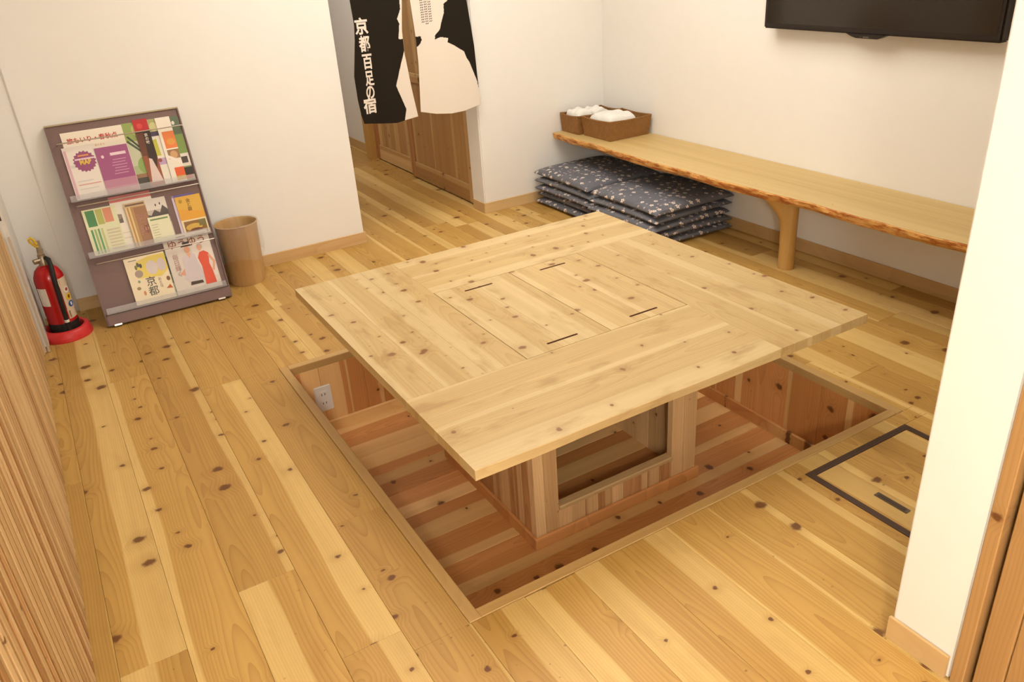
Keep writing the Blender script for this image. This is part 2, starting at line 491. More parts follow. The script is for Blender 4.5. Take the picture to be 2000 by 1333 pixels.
# frame flush with the floor, mitred lengths
for (a, b, vert) in (((-0.033, -0.033), (0, PD_ + 0.033), 1), ((PW, -0.033), (PW + 0.033, PD_ + 0.033), 1),
                     ((0, -0.033), (PW, 0), 0), ((0, PD_), (PW, PD_ + 0.033), 0)):
    cx, cy = (a[0] + b[0]) / 2, (a[1] + b[1]) / 2
    lx, ly = b[0] - a[0], b[1] - a[1]
    wd, ln = (lx, ly) if vert else (ly, lx)
    MB().cbox((-wd / 2, -ln / 2, -0.03), (wd / 2, ln / 2, 0.0015), 0.002).build('pit_frame', M['frame'], pit, (cx, cy, 0), (0, 0, 0 if vert else -HALF))
# floor boards run along X
yj = [0.0, 0.07] + [0.07 + 0.15 * i for i in range(1, 10)] + [PD_]
for i, (a, b) in enumerate(zip(yj, yj[1:])):
    MB().cbox((-(b - a) / 2 + GAP, -PW / 2 - 0.015, -0.019), ((b - a) / 2 - GAP, PW / 2 + 0.015, 0), 0.001).build(
        'pit_plank', M['pit'], pit, (PW / 2, (a + b) / 2, PZ), (0, 0, HALF))
# vertical wall boards: grain up, local Y = world Z
def wall_boards(p0, p1, inward, rotz):
    n = 14; L = (Vector(p1) - Vector(p0)).length
    u = (Vector(p1) - Vector(p0)).normalized()
    rnd = random.Random(int(100 * (p0[0] + 3 * p0[1]) + 5))
    pos = 0.0
    while pos < L - 0.01:
        wdt = rnd.choice((0.075, 0.11, 0.13, 0.15, 0.15))
        if L - pos - wdt < 0.05: wdt = L - pos
        c = Vector(p0) + u * (pos + wdt / 2)
        hh = (-0.03 - PZ) / 2
        # local x along wall, local y up, local z into the room
        MB().cbox((-wdt / 2 + GAP, -hh, -0.019), (wdt / 2 - GAP, hh, 0), 0.001).build(
            'wall_board', M['pit'], pit, (c.x, c.y, PZ + hh), (HALF, 0, rotz))
        pos += wdt
wall_boards((0, 0, 0), (0, PD_, 0), (1, 0), HALF)            # left wall, faces +X
wall_boards((PW, 0, 0), (PW, PD_, 0), (-1, 0), -HALF)        # right wall, faces -X
wall_boards((0, PD_, 0), (PW, PD_, 0), (0, -1), 0)           # far wall, faces -Y
wall_boards((0, 0, 0), (PW, 0, 0), (0, 1), math.pi)          # near wall, faces +Y
for x, y, rz, L in ((PW / 2, PD_ - 0.006, HALF, PW), (PW / 2, 0.006, HALF, PW), (0.006, PD_ / 2, 0, PD_), (PW - 0.006, PD_ / 2, 0, PD_)):
    MB().cbox((-0.006, -L / 2 + 0.013 * (rz == 0), 0), (0.006, L / 2 - 0.013 * (rz == 0), 0.05), 0.002).build('pit_skirting', M['pit'], pit, (x, y, PZ), (0, 0, rz))
# socket outlet on the far wall
out = empty('power_outlet', (0.110, PD_ - 0.0, -0.170), (HALF, 0, 0))
tag(out, 'white double power outlet plate on the left end of the pit wall', 'outlet')
MB().box((-0.035, -0.058, 0), (0.035, 0.058, 0.007)).build('plate', M['pvc'], out, bevel=0.003)
for yy in (-0.020, 0.020):
    so = MB().box((-0.017, -0.014, 0.006), (0.017, 0.014, 0.0085)).build('socket', M['pvc'], out, (0, yy, 0), bevel=0.001)
    for xx in (-0.0065, 0.0065):
        MB().box((-0.0013, -0.005, 0.0082), (0.0013, 0.005, 0.0089)).build('slot', M['black'], so, (xx, 0, 0))

# ------------------------------------------------------------------ floor hatch
h = empty('floor_hatch', (1.283, -0.313, 0))
tag(h, 'square plank-topped floor hatch with dark metal frame beside the pit', 'floor hatch')
fr = MB()
for s0, s1 in ((0.2265, 0.2165), (0.2160, 0.2055)):
    fr.box((-s0, -s0, -0.018), (-s1, s0, 0.001)); fr.box((s1, -s0, -0.018), (s0, s0, 0.001))
    fr.box((-s1, -s0, -0.018), (s1, -s1, 0.001)); fr.box((-s1, s1, -0.018), (s1, s0, 0.001))
fr.build('hatch_frame', M['dark_metal'], h)
for x0, y0, x1, y1, cx, cy, sd in hatch_planks:
    MB().cbox((x0 - cx + GAP, y0 - cy + GAP, -0.018), (x1 - cx - GAP, y1 - cy - GAP, 0), 0.001).build(
        'hatch_plank', M['floor'], h, (cx - 1.283, cy + 0.313, 0), seed=sd)
hd = MB().box((-0.010, -0.05, 0), (0.010, 0.05, 0.0022)).build('hatch_handle', flat('grey_handle_metal', srgb(96, 86, 70), 0.5, 0.4, 0.3), h, (1.142 - 1.283, -0.312 + 0.313, 0.0))
MB().box((-0.006, -0.042, 0.0015), (0.006, 0.042, 0.003)).build('grip', M['dark_metal'], hd)

# ------------------------------------------------------------------ walls
b = MB()
b.box((-0.651 - 0.0, YR, 0), (DX0, YR + 0.15, ZC)); b.box((DX1, YR, 0), (XB + 0.15, YR + 0.15, ZC))
wall_back = struct(b.build('wall_back', M['plaster'], bevel=0.006), 'cream plaster back wall with the curtained doorway', 'wall')
MB().box((DX0 - 0.02, YR + 0.001, 1.95), (DX1 + 0.02, YR + 0.149, ZC)).build('lintel', M['plaster'], wall_back)
b = MB().box((-1.0, YR + 0.010, 0), (-0.6515, YR + 0.15, ZC))
struct(b.build('wall_recess', M['plaster']), 'narrow cream wall strip set back behind the fire extinguisher', 'wall')
b = MB().box((XB, YS, 0), (XB + 0.15, YR, ZC))
wall_right = struct(b.build('wall_right', M['plaster']), 'cream plaster wall behind the bench and television', 'wall')
b = MB().box((XS, YS - 0.144, 0), (XB + 0.15, YS, ZC))
wall_near = struct(b.build('wall_near', M['plaster'], bevel=0.004), 'bright cream wall end at the right beside the wooden door', 'wall')
b = MB().box((XL - 0.16, -0.62, 0), (XL - 0.065, 2.33, ZC))
wall_left = struct(b.build('wall_left', M['plaster']), 'wall behind the vertical wooden lattice', 'wall')
struct(MB().box((-1.8, -2.7, 0), (2.6, -2.6, ZC)).build('wall_rear', M['plaster']), 'plaster wall behind the camera', 'wall')
struct(MB().box((-1.9, -2.6, 0), (-1.8, -0.62, ZC)).build('wall_entrance', M['plaster']), 'entrance wall left of the camera', 'wall')
struct(MB().box((-1.8, -0.62, 0), (XL - 0.161, -0.5, ZC)).build('wall_entrance_end', M['plaster']), 'entrance wall end beside the lattice', 'wall')
struct(MB().box((0.86, -2.6, 0), (0.96, YS - 0.145, ZC)).build('wall_door', M['plaster']), 'wall behind the sliding wooden door', 'wall')
struct(MB().box((-1.9, -2.7, ZC), (2.7, 6.5, ZC + 0.08)).build('ceiling', M['plaster']), 'plain cream ceiling', 'ceiling')
# corridor beyond the curtain
struct(MB().box((1.66, YR + 0.151, 0), (1.76, 6.3, ZC)).build('wall_corridor_right', M['plaster']), 'pale corridor wall beyond the wooden sliding doors', 'wall')
struct(MB().box((0.2, YR + 0.151, 0), (0.3, 6.3, ZC)).build('wall_corridor_left', M['plaster']), 'corridor wall hidden behind the back wall', 'wall')
struct(MB().box((0.2, 6.3, 0), (1.76, 6.4, ZC)).build('wall_corridor_end', M['plaster']), 'end wall of the corridor', 'wall')

def baseboard(name, label, segs, hgt=0.062, th=0.008):
    first = None
    for (x0, y0, x1, y1) in segs:
        L = math.hypot(x1 - x0, y1 - y0)
        rz = math.atan2(y1 - y0, x1 - x0) - HALF
        o = MB().cbox((-th / 2, -L / 2, 0.0), (th / 2, L / 2, hgt), 0.002).build(name if first is None else 'length', M['trim'], None, ((x0 + x1) / 2, (y0 + y1) / 2, 0.0005), (0, 0, rz))
        if first is None:
            first = struct(o, label, 'baseboard')
        else:
            o.parent = first
            o.matrix_parent_inverse = first.matrix_basis.inverted()
    return first
baseboard('baseboard_back_left', 'light wooden baseboard under the magazine rack wall', [(-0.651, YR - 0.0045, DX0 + 0.008, YR - 0.0045), (DX0 + 0.0045, YR + 0.0, DX0 + 0.0045, YR + 0.15)])
baseboard('baseboard_back_right', 'short wooden baseboard right of the doorway', [(DX1 - 0.008, YR - 0.0045, XB, YR - 0.0045), (DX1 - 0.0045, YR, DX1 - 0.0045, YR + 0.135)])
baseboard('baseboard_right', 'wooden baseboard below the bench wall', [(XB - 0.0045, YS, XB - 0.0045, YR - 0.01)])
baseboard('baseboard_near', 'wooden baseboard at the foot of the bright wall end', [(XS - 0.0045, YS + 0.004, XS - 0.0045, -0.742)])
baseboard('baseboard_corridor', 'dim baseboard far along the corridor wall', [(1.6555, 4.70, 1.6555, 6.3)])

# left end: white jamb with aluminium channel next to the lattice
jamb = MB().box((XL - 0.16, 2.36, 0), (XL + 0.028, 2.84, ZC)).build('trim_jamb', M['pvc'], bevel=0.018, segs=4, smooth=True)
struct(jamb, 'white rounded door jamb beside the lattice with aluminium channel', 'jamb')
for i, xx in enumerate((XL + 0.006, XL + 0.022)):
    MB().box((xx - 0.005, 2.350, 0.002), (xx + 0.005, 2.3585, 0.52)).build('channel_strip', M['alu'], jamb, bevel=0.0015)
MB().box((-0.004, 0, -0.012), (0.004, 0.004, 0.012)).build('latch', M['dark_metal'], jamb, (XL + 0.016, 2.3565, 0.60))

# lattice of vertical slats
lat = empty('trim_lattice', (XL, 0, 0))
struct(lat, 'tall wooden lattice of close vertical cedar slats along the left', 'lattice')
sm = None
y = 2.325; i = 0
while y > -0.6:
    rnd = random.Random(900 + i)
    if sm is None:
        sm = MB().cbox((-0.012, 0.0, -0.030), (0.012, 2.38, 0.0), 0.0015).mesh('slat', M['slat'])
    # local x across (world -y/+y), local y up, local z toward +X
    o = link('slat', sm, lat, (0, y, 0.001), (HALF, 0, HALF), seed=rnd.random())
    y -= 0.0405; i += 1
bk = MB().box((-1.46, 0, -0.006), (1.46, 2.38, 0)).build('backing_board', M['slat'], lat, (-0.036, 0.86, 0.001), (HALF, 0, HALF))
MB().box((-0.012, -0.0, -0.030), (0.012, 2.38, 0.004)).build('end_post', M['slat'], lat, (0, 2.3445, 0.001), (HALF, 0, HALF))

# right: wooden jamb and sliding door
dj = MB().cbox((-0.0135, 0, -0.05), (0.0135, 2.2, 0.0), 0.002).build('trim_door_jamb', M['door'], None, (XS - 0.004, -0.7645, 0.0), (HALF, 0, -HALF))
struct(dj, 'upright wooden jamb between bright wall end and sliding door', 'jamb')
d3 = empty('door_3', (0.752, -0.783, 0))
struct(d3, 'wooden sliding door cut by the right edge of the picture', 'door')
bw = (0.055, 0.10, 0.10, 0.12, 0.14, 0.12, 0.14)
pos = 0
for i, wd in enumerate(bw):
    MB().cbox((-wd / 2 + 0.0004, 0, -0.03), (wd / 2 - 0.0004, 2.05, 0 if i else 0.004), 0.002).build('door_board', M['door'], d3, (0, -pos - wd / 2 - 0.004, 0.006), (HALF, 0, -HALF))
    pos += wd

# corridor sliding doors on the right wall of the corridor
def corridor_door(name, label, y0, y1, x, red):
    d = empty(name, (x, y0, 0)); struct(d, label, 'door')
    L = y1 - y0
    MB().cbox((-0.03, 0, -0.03), (0.03, 1.95, 0), 0.002).build('stile', M['trim'] if not red else M['door'], d, (0, 0.03, 0.01), (HALF, 0, -HALF))
    MB().cbox((-0.03, 0, -0.03), (0.03, 1.95, 0), 0.002).build('stile', M['doorred'], d, (0, L - 0.03, 0.01), (HALF, 0, -HALF))
    for z0, z1 in ((0.01, 0.12), (0.66, 0.72), (1.85, 1.95)):
        MB().cbox((-(z1 - z0) / 2, -(L - 0.12) / 2, -0.028), ((z1 - z0) / 2, (L - 0.12) / 2, -0.002), 0.002).build('rail', M['door'], d, (0, L / 2, (z0 + z1) / 2), (0, -HALF, 0))
    n = 5; wdt = (L - 0.12) / n
    for z0, z1 in ((0.12, 0.66), (0.72, 1.85)):
        for i in range(n):
            MB().cbox((-wdt / 2 + 0.001, 0, -0.022), (wdt / 2 - 0.001, z1 - z0, -0.010), 0.002).build('board', M['door'], d, (0, 0.06 + wdt * (i + 0.5), z0), (HALF, 0, -HALF))
corridor_door('door_1', 'nearer knotty wooden sliding door behind the curtain', 2.945, 3.86, 1.603, False)
corridor_door('door_2', 'farther wooden sliding door deeper in the corridor', 3.865, 4.56, 1.622, True)
struct(MB().cbox((-0.012, 0, -0.055), (0.012, 2.1, 0), 0.002).build('trim_doorway_post', M['trim'], None, (1.594, 2.932, 0), (HALF, 0, -HALF)), 'thin wooden upright at the corner of the doorway', 'post')
struct(MB().cbox((-0.05, 0, -0.08), (0.05, 0.62, 0), 0.003).build('trim_corridor_post', M['leg'], None, (1.575, 4.62, 0), (HALF, 0, -HALF)), 'short square light post at the far end of the corridor doors', 'post')

# ------------------------------------------------------------------ table
t = empty('sunken_table', ((TX0 + TX1) / 2, (TY0 + TY1) / 2, PZ))
tag(t, 'large square low cedar table standing in the sunken pit', 'table')
tc = Vector(t.location)
TB = TH - 0.030
def tboard(name, x0, y0, x1, y1, along, z0=TB, z1=TH, mat='table', c=0.0005, seed=None):
    cx, cy = (x0 + x1) / 2, (y0 + y1) / 2
    wd, ln = ((x1 - x0), (y1 - y0)) if along == 'y' else ((y1 - y0), (x1 - x0))
    return MB().cbox((-wd / 2, -ln / 2, z0 - z1), (wd / 2, ln / 2, 0), c).build(name, M[mat], t, (cx - tc.x, cy - tc.y, z1 - tc.z), (0, 0, 0 if along == 'y' else -HALF), seed=seed)
IX0, IX1, IY0, IY1 = 0.444, 1.058, 0.437, 1.062
g = 0.0002
def live_front():
    # near band: two boards along X, the outer one with a bowed natural edge
    n = 40; top = []; bot = []
    for i in range(n + 1):
        x = TX0 + (IX1 - TX0 - g) * i / n
        u = i / n
        bow = 0.016 * u * (1 - u) + 0.003 * math.sin(u * 9) * (1 - u)
        top.append((x, TY0 - bow)); bot.append((x, TY0 - bow + 0.0005 + 0.03 * u * (1 - u) + 0.003 * math.sin(u * 23) * u * (1 - u)))
    ym = 0.245
    cx, cy = (TX0 + IX1) / 2, (TY0 + ym) / 2
    vs = []; fs = []
    # local x across = world y, local y along = world -x ... use rotation -90: local (a,b) -> world (b,-a)
    def L(x, y, z): return (-(y - cy), x - cx, z)
    for (xt, yt), (xb, yb) in zip(top, bot):
        vs += [L(xt, ym, 0), L(xt, yt + 0.0015, 0), L(xt, yt, -0.0015), L(xb, yb, -0.030), L(xt, ym, -0.030)]
    for i in range(n):
        a, b2 = i * 5, (i + 1) * 5
        for k2 in range(5):
            fs.append((a + k2, a + (k2 + 1) % 5, b2 + (k2 + 1) % 5, b2 + k2))
    fs.append((0, 1, 2, 3, 4)); fs.append(tuple(n * 5 + q for q in (4, 3, 2, 1, 0)))
    o = MB().add(vs, fs).build('top_board', M['table'], t, (cx - tc.x, cy - tc.y, TH - tc.z), (0, 0, -HALF))
    return o
live_front()
tboard('top_board', TX0, 0.245 + g, IX1 - g, IY0 - g, 'x')
for a, b2 in ((IX1, 1.185), (1.185 + g, 1.31), (1.31 + g, TX1)): tboard('top_board', a, TY0, b2, IY1 - g, 'y')
for a, b2 in ((IY1, 1.24), (1.24 + g, TY1)): tboard('top_board', IX0 + g, a, TX1, b2, 'x')
for a, b2 in ((TX0, 0.175), (0.175 + g, 0.31), (0.31 + g, IX0)): tboard('top_board', a, IY0, b2, TY1, 'y')
# two lids, each of two boards, with finger slots painted as dark shade strips
for lx0, lx1 in ((IX0 + 0.0022, 0.750), (0.752, IX1 - 0.0022)):
    lid = None
    for a, b2 in ((lx0, (lx0 + lx1) / 2 - g / 2), ((lx0 + lx1) / 2 + g / 2, lx1)):
        tboard('lid_board', a, IY0 + 0.0022, b2, IY1 - 0.0022, 'y', c=0.0006)
for sx, sy in ((0.596, 1.006), (0.908, 1.003), (0.600, 0.483), (0.912, 0.481)):
    n = 10; L = 0.052; W2 = 0.0042
    poly = [(L * 1 + W2 * math.cos(a), W2 * math.sin(a)) for a in [(-0.5 + i / n) * math.pi for i in range(n + 1)]] + \
           [(-L + W2 * math.cos(a), W2 * math.sin(a)) for a in [(0.5 + i / n) * math.pi for i in range(n + 1)]]
    MB().prism(poly, 0.0, 0.0004).build('slot_shade_strip', M['slot_shade'], t, (sx - tc.x, sy - tc.y, TH - tc.z))
# apron rails under the top
for a in ((IX0 - 0.03, IY0 - 0.03, IX1 + 0.06, IY0 + 0.03), (IX0 - 0.03, IY1 - 0.03, IX1 + 0.06, IY1 + 0.03)):
    pass
# pedestal
BX0, BX1, BY0, BY1 = 0.432, 1.106, 0.425, 1.080
def up(name, x0, x1, y0, y1, z0, z1, face, mat='ped', parent=t):
    """upright board, grain along Z; face: '-y', '+y', '-x', '+x' is its show side"""
    cx, cy = (x0 + x1) / 2, (y0 + y1) / 2
    wd, th = ((x1 - x0), (y1 - y0)) if face[1] == 'y' else ((y1 - y0), (x1 - x0))
    rz = {'-y': 0, '+y': math.pi, '+x': HALF, '-x': -HALF}[face]
    base = tc if parent is t else Vector((0, 0, 0))
    return MB().cbox((-wd / 2, -(z1 - z0) / 2, -th / 2), (wd / 2, (z1 - z0) / 2, th / 2), 0.001).build(
        name, M[mat], parent, (cx - base.x, cy - base.y, (z0 + z1) / 2 - base.z), (HALF, 0, rz))
zt = TB
up('corner_post', BX0, 0.470, BY0, BY0 + 0.025, PZ, zt, '-y'); up('front_stile', 0.4705, 0.522, BY0, BY0 + 0.025, PZ, zt, '-y')
up('front_stile', 0.998, 1.050, BY0, BY0 + 0.025, PZ, zt, '-y'); up('corner_post', 1.0505, BX1, BY0 - 0.002, BY0 + 0.025, PZ, zt, '-y')
# bottom rail of short upright strips, sill on top
xs = [0.5225 + 0.4755 * i / 9 for i in range(10)]
for a, b2 in zip(xs, xs[1:]): up('rail_strip', a, b2 - 0.0004, BY0 + 0.002, BY0 + 0.025, PZ, -0.214, '-y')
MB().cbox((-0.018, -0.238, 0), (0.018, 0.238, 0.014), 0.003).build('sill', M['trim'], t, (0.760 - tc.x, BY0 + 0.012 - tc.y, -0.213 - tc.z), (0, 0, -HALF))
MB().cbox((-0.012, -0.238, 0), (0.012, 0.238, 0.05), 0.002).build('head_rail', M['ped'], t, (0.760 - tc.x, BY0 + 0.013 - tc.y, zt - 0.05 - tc.z), (0, 0, -HALF))
def side(x0, x1, y0, y1, face):
    ax = face[1]
    lo, hi = (y0, y1) if ax == 'x' else (x0, x1)
    p = lo
    rnd = random.Random(int(x0 * 1000 + y0 * 77))
    while p < hi - 0.005:
        wdt = rnd.choice((0.05, 0.07, 0.085, 0.06))
        if hi - p - wdt < 0.03: wdt = hi - p
        if ax == 'x': up('side_board', x0, x1, p, p + wdt - 0.0005, PZ, zt, face)
        else: up('side_board', p, p + wdt - 0.0005, y0, y1, PZ, zt, face)
        p += wdt
side(BX0, BX0 + 0.02, BY0 + 0.0255, BY1, '-x')
side(BX1 - 0.02, BX1, BY0 + 0.0255, BY1, '-x')
side(BX0 + 0.0205, BX1 - 0.0205, BY1 - 0.02, BY1, '-y')
for x, y, rz, L in (((BX0 + BX1) / 2, BY0 - 0.0065, HALF, BX1 - BX0 + 0.022), (BX0 - 0.0055, (BY0 + BY1) / 2, 0, BY1 - BY0), (BX1 + 0.0055, (BY0 + BY1) / 2, 0, BY1 - BY0)):
    MB().cbox((-0.0055, -L / 2, 0), (0.0055, L / 2, 0.045), 0.002).build('skirt', M['pit'], t, (x - tc.x, y - tc.y, 0.0), (0, 0, rz))

# ------------------------------------------------------------------ bench
be = empty('bench', (2.25, 1.06, 0))
tag(be, 'long live-edge wooden bench shelf fixed along the right wall', 'bench')
fy = [2.745, 2.318, 1.888, 1.7, 1.509, 1.268, 1.096, 0.98, 0.879, 0.646, 0.415, 0.219, 0.15, -0.2, -0.598]
fx = [2.062, 2.054, 2.036, 2.036, 2.039, 2.040, 2.050, 2.054, 2.062, 2.063, 2.062, 2.070, 2.075, 2.08, 2.08]
def fxat(y):
    for (a, b2, c, d) in zip(fy, fy[1:], fx, fx[1:]):
        if b2 <= y <= a: return c + (d - c) * (a - y) / (a - b2)
    return fx[-1]
n = 120; vs = []; fs = []; ev = []; ef = []
BZ = 0.402
for i in range(n + 1):
    y = 2.745 + (-0.598 - 2.745) * i / n
    e = fxat(y) + 0.003 * math.sin(y * 17) + 0.002 * math.sin(y * 41)
    e2 = e + 0.014 + 0.006 * math.sin(y * 9)
    vs += [(XB - 0.003 - 2.25, y - 1.06, BZ), (e + 0.004 - 2.25, y - 1.06, BZ), (e2 + 0.004 - 2.25, y - 1.06, BZ - 0.040), (XB - 0.003 - 2.25, y - 1.06, BZ - 0.040)]
    ev += [(e + 0.006 - 2.25, y - 1.06, BZ - 0.0006), (e - 2.25, y - 1.06, BZ - 0.004), (e + 0.001 + 0.003 * math.sin(y * 33) - 2.25, y - 1.06, BZ - 0.020), (e2 - 2.25, y - 1.06, BZ - 0.037), (e2 + 0.008 - 2.25, y - 1.06, BZ - 0.0397)]
for i in range(n):
    for k2 in range(4): fs.append((i * 4 + k2, i * 4 + (k2 + 1) % 4, i * 4 + 4 + (k2 + 1) % 4, i * 4 + 4 + k2))
    for k2 in range(5): ef.append((i * 5 + k2, i * 5 + (k2 + 1) % 5, i * 5 + 5 + (k2 + 1) % 5, i * 5 + 5 + k2))
fs += [(0, 1, 2, 3), (n * 4 + 3, n * 4 + 2, n * 4 + 1, n * 4)]
ef += [(0, 1, 2, 3, 4), tuple(n * 5 + q for q in (4, 3, 2, 1, 0))]
MB().add(vs, fs).build('slab', M['bench'], be)
le = MB().add(ev, ef).build('live_edge', M['bark'], be, smooth=True)
le['label'] = 'knobbly reddish natural front edge'
# natural trunk leg with a flare to the left at its top
pts = [(2.236, 1.06, 0.0), (2.236, 1.06, 0.10), (2.232, 1.062, 0.20), (2.222, 1.066, 0.27), (2.205, 1.080, 0.32), (2.180, 1.105, 0.361)]
legm = MB(); n = 18; vs = []; fs = []
prof = [(0.0, .039, 0), (.10, .037, 0), (.18, .039, 0), (.225, .046, 0), (.255, .060, 0), (.285, .086, 0), (.315, .120, 0), (.3625, .150, 0)]
for z, ra, rb in prof:
    for k2 in range(n):
        a = 2 * math.pi * k2 / n
        dx, dy = math.cos(a), math.sin(a)
        r = 0.037 + (ra - 0.037) * max(0.0, (dy * 0.9 - dx * 0.35)) ** 1.2
        vs.append((2.236 - 2.25 + r * dx - 0.004 * math.sin(z * 8), r * dy, z))
for i in range(len(prof) - 1):
    for k2 in range(n):
        fs.append((i * n + k2, i * n + (k2 + 1) % n, (i + 1) * n + (k2 + 1) % n, (i + 1) * n + k2))
fs += [tuple(reversed(range(n))), tuple((len(prof) - 1) * n + k2 for k2 in range(n))]
# grain upright: local Y = up
vs2 = [(x, z, -y) for x, y, z in vs]
MB().add(vs2, fs).build('leg', M['leg'], be, (0, 0, 0), (HALF, 0, 0), smooth=True)

# ------------------------------------------------------------------ cushions
def cushion_mesh(name, a, b2, th, puff):
    n = 26; vs = []; fs = []
    idx = {}
    for side_ in (1, -1):
        for i in range(n + 1):
            for j in range(n + 1):
                u, v = -1 + 2 * i / n, -1 + 2 * j / n
                # denser near the rim
                u = math.copysign(1 - (1 - abs(u)) ** 1.5, u); v = math.copysign(1 - (1 - abs(v)) ** 1.5, v)
                if side_ == -1 and (i in (0, n) or j in (0, n)):
                    idx[(side_, i, j)] = idx[(1, i, j)]; continue
                e = (1 - abs(u) ** 3.2) * (1 - abs(v) ** 3.2)
                hgt = th * max(e, 0) ** 0.30
                if side_ == 1: hgt *= puff
                pull = 1 - 0.035 * (1 - abs(v) ** 2) * abs(u) ** 4, 1 - 0.035 * (1 - abs(u) ** 2) * abs(v) ** 4
                droop = -0.004 * (abs(u) ** 6 + abs(v) ** 6)
                idx[(side_, i, j)] = len(vs)
                vs.append((a * u * pull[0], b2 * v * pull[1], side_ * hgt + droop))
    for side_ in (1, -1):
        for i in range(n):
            for j in range(n):
                q = [idx[(side_, i, j)], idx[(side_, i + 1, j)], idx[(side_, i + 1, j + 1)], idx[(side_, i, j + 1)]]
                fs.append(tuple(q if side_ == 1 else reversed(q)))
    return MB().add(vs, fs).mesh(name, M['cushion'], smooth=True)
cm = cushion_mesh('zabuton', 0.262, 0.278, 0.0222, 1.0)
cmt = cushion_mesh('zabuton_top', 0.262, 0.278, 0.0222, 1.6)
ordn = ['bottom', 'second from bottom', 'middle', 'fourth from bottom', 'topmost']
for sname, cy in (('right stack under the bench', 1.885), ('left stack in the corner', 2.452)):
    for i in range(5):
        rnd = random.Random(int(cy * 100) + i)
        o = link('floor_cushion', cmt if i == 4 else cm, None,
                 (2.175 + rnd.uniform(-0.010, 0.010) - (0.012 if i in (2, 3) else 0), cy + rnd.uniform(-0.008, 0.008), 0.0262 + 0.0425 * i), (0, 0, rnd.uniform(-0.02, 0.02)))
        tag(o, 'grey flowered square floor cushion, %s of the %s' % (ordn[i], sname), 'cushion', 'stacked floor cushions')

# ------------------------------------------------------------------ baskets and towels
def basket(name, label, x0, x1, y0, y1, z0, hgt, fl=0.012):
    e = empty(name, ((x0 + x1) / 2, (y0 + y1) / 2, z0)); tag(e, label, 'basket', 'woven baskets on the bench')
    hx, hy = (x1 - x0) / 2, (y1 - y0) / 2
    def ring(z, o, th, lev=0.0):
        pts = []
        N = 10
        cs = [(-hx - o + th, -hy - o + th), (hx + o - th, -hy - o + th), (hx + o - th, hy + o - th), (-hx - o + th, hy + o - th)]
        for q in range(4):
            (ax, ay), (bx, by) = cs[q], cs[(q + 1) % 4]
            for s_ in range(N):
                f = s_ / N
                pts.append((ax + (bx - ax) * f, ay + (by - ay) * f, z - lev * math.sin(math.pi * f)))
        return pts
    n = 40
    rings = [ring(0, 0, 0), ring(hgt * 0.5, fl * 0.5, 0), ring(hgt, fl, 0, 0.006), ring(hgt, fl, 0.007, 0.006), ring(0.008, 0, 0.007)]
    vs = [p for r in rings for p in r]; fs = []
    for i in range(len(rings) - 1):
        for k2 in range(n): fs.append((i * n + k2, i * n + (k2 + 1) % n, (i + 1) * n + (k2 + 1) % n, (i + 1) * n + k2))
    fs += [tuple(reversed(range(n))), tuple((len(rings) - 1) * n + k2 for k2 in range(n))]
    MB().add(vs, fs).build('woven_body', M['wicker'], e)
    rp = ring(hgt, fl, 0.0035, 0.006)
    MB().tube(rp + [rp[0], rp[1]], 0.0055, 8).build('rim', M['wicker'], e, smooth=True)
    return e
basket('basket', 'brown woven basket of white towels on the bench, nearer of two', 2.152, 2.428, 2.296, 2.543, BZ + 0.001, 0.108)
basket('basket', 'brown woven basket of white towels at the bench end by the corner', 2.130, 2.420, 2.572, 2.742, BZ + 0.001, 0.104, 0.008)
def towel(label, c, a, b2, hgt, seed, rz=0.0):
    rnd = random.Random(seed); n = 22; vs = []; fs = []
    ph = [rnd.uniform(0, 6) for _ in range(4)]
    for i in range(n + 1):
        for j in range(n + 1):
            u, v = -1 + 2 * i / n, -1 + 2 * j / n
            e = max(0, (1 - abs(u) ** 12) * (1 - abs(v) ** 12)) ** 0.45
            fold = 0.010 * math.sin(u * 5 + ph[0]) * math.sin(v * 2 + ph[1]) + 0.006 * math.sin(v * 9 + ph[2] + u)
            vs.append((a * u, b2 * v, hgt * e * (0.9 + 0.1 * math.cos(u * 1.3)) + 0.6 * fold * e))
    for i in range(n):
        for j in range(n):
            fs.append((i * (n + 1) + j, (i + 1) * (n + 1) + j, (i + 1) * (n + 1) + j + 1, i * (n + 1) + j + 1))
    rim = [i * (n + 1) for i in range(n + 1)] + [n * (n + 1) + j for j in range(1, n + 1)] + [i * (n + 1) + n for i in range(n - 1, -1, -1)] + [j for j in range(n - 1, 0, -1)]
    fs.append(tuple(reversed(rim)))
    o = MB().add(vs, fs).build('folded_towel', M['towel'], None, c, (0, 0, rz), smooth=True)
    tag(o, label, 'towel', 'towels in the baskets')
towel('white folded towel filling the nearer woven basket', (2.265, 2.420, BZ + 0.010), 0.102, 0.112, 0.122, 1)
towel('white folded towel in the corner basket, toward the room', (2.200, 2.655, BZ + 0.010), 0.060, 0.068, 0.120, 2)
towel('white folded towel in the corner basket, toward the wall', (2.320, 2.655, BZ + 0.010), 0.055, 0.068, 0.112, 3)

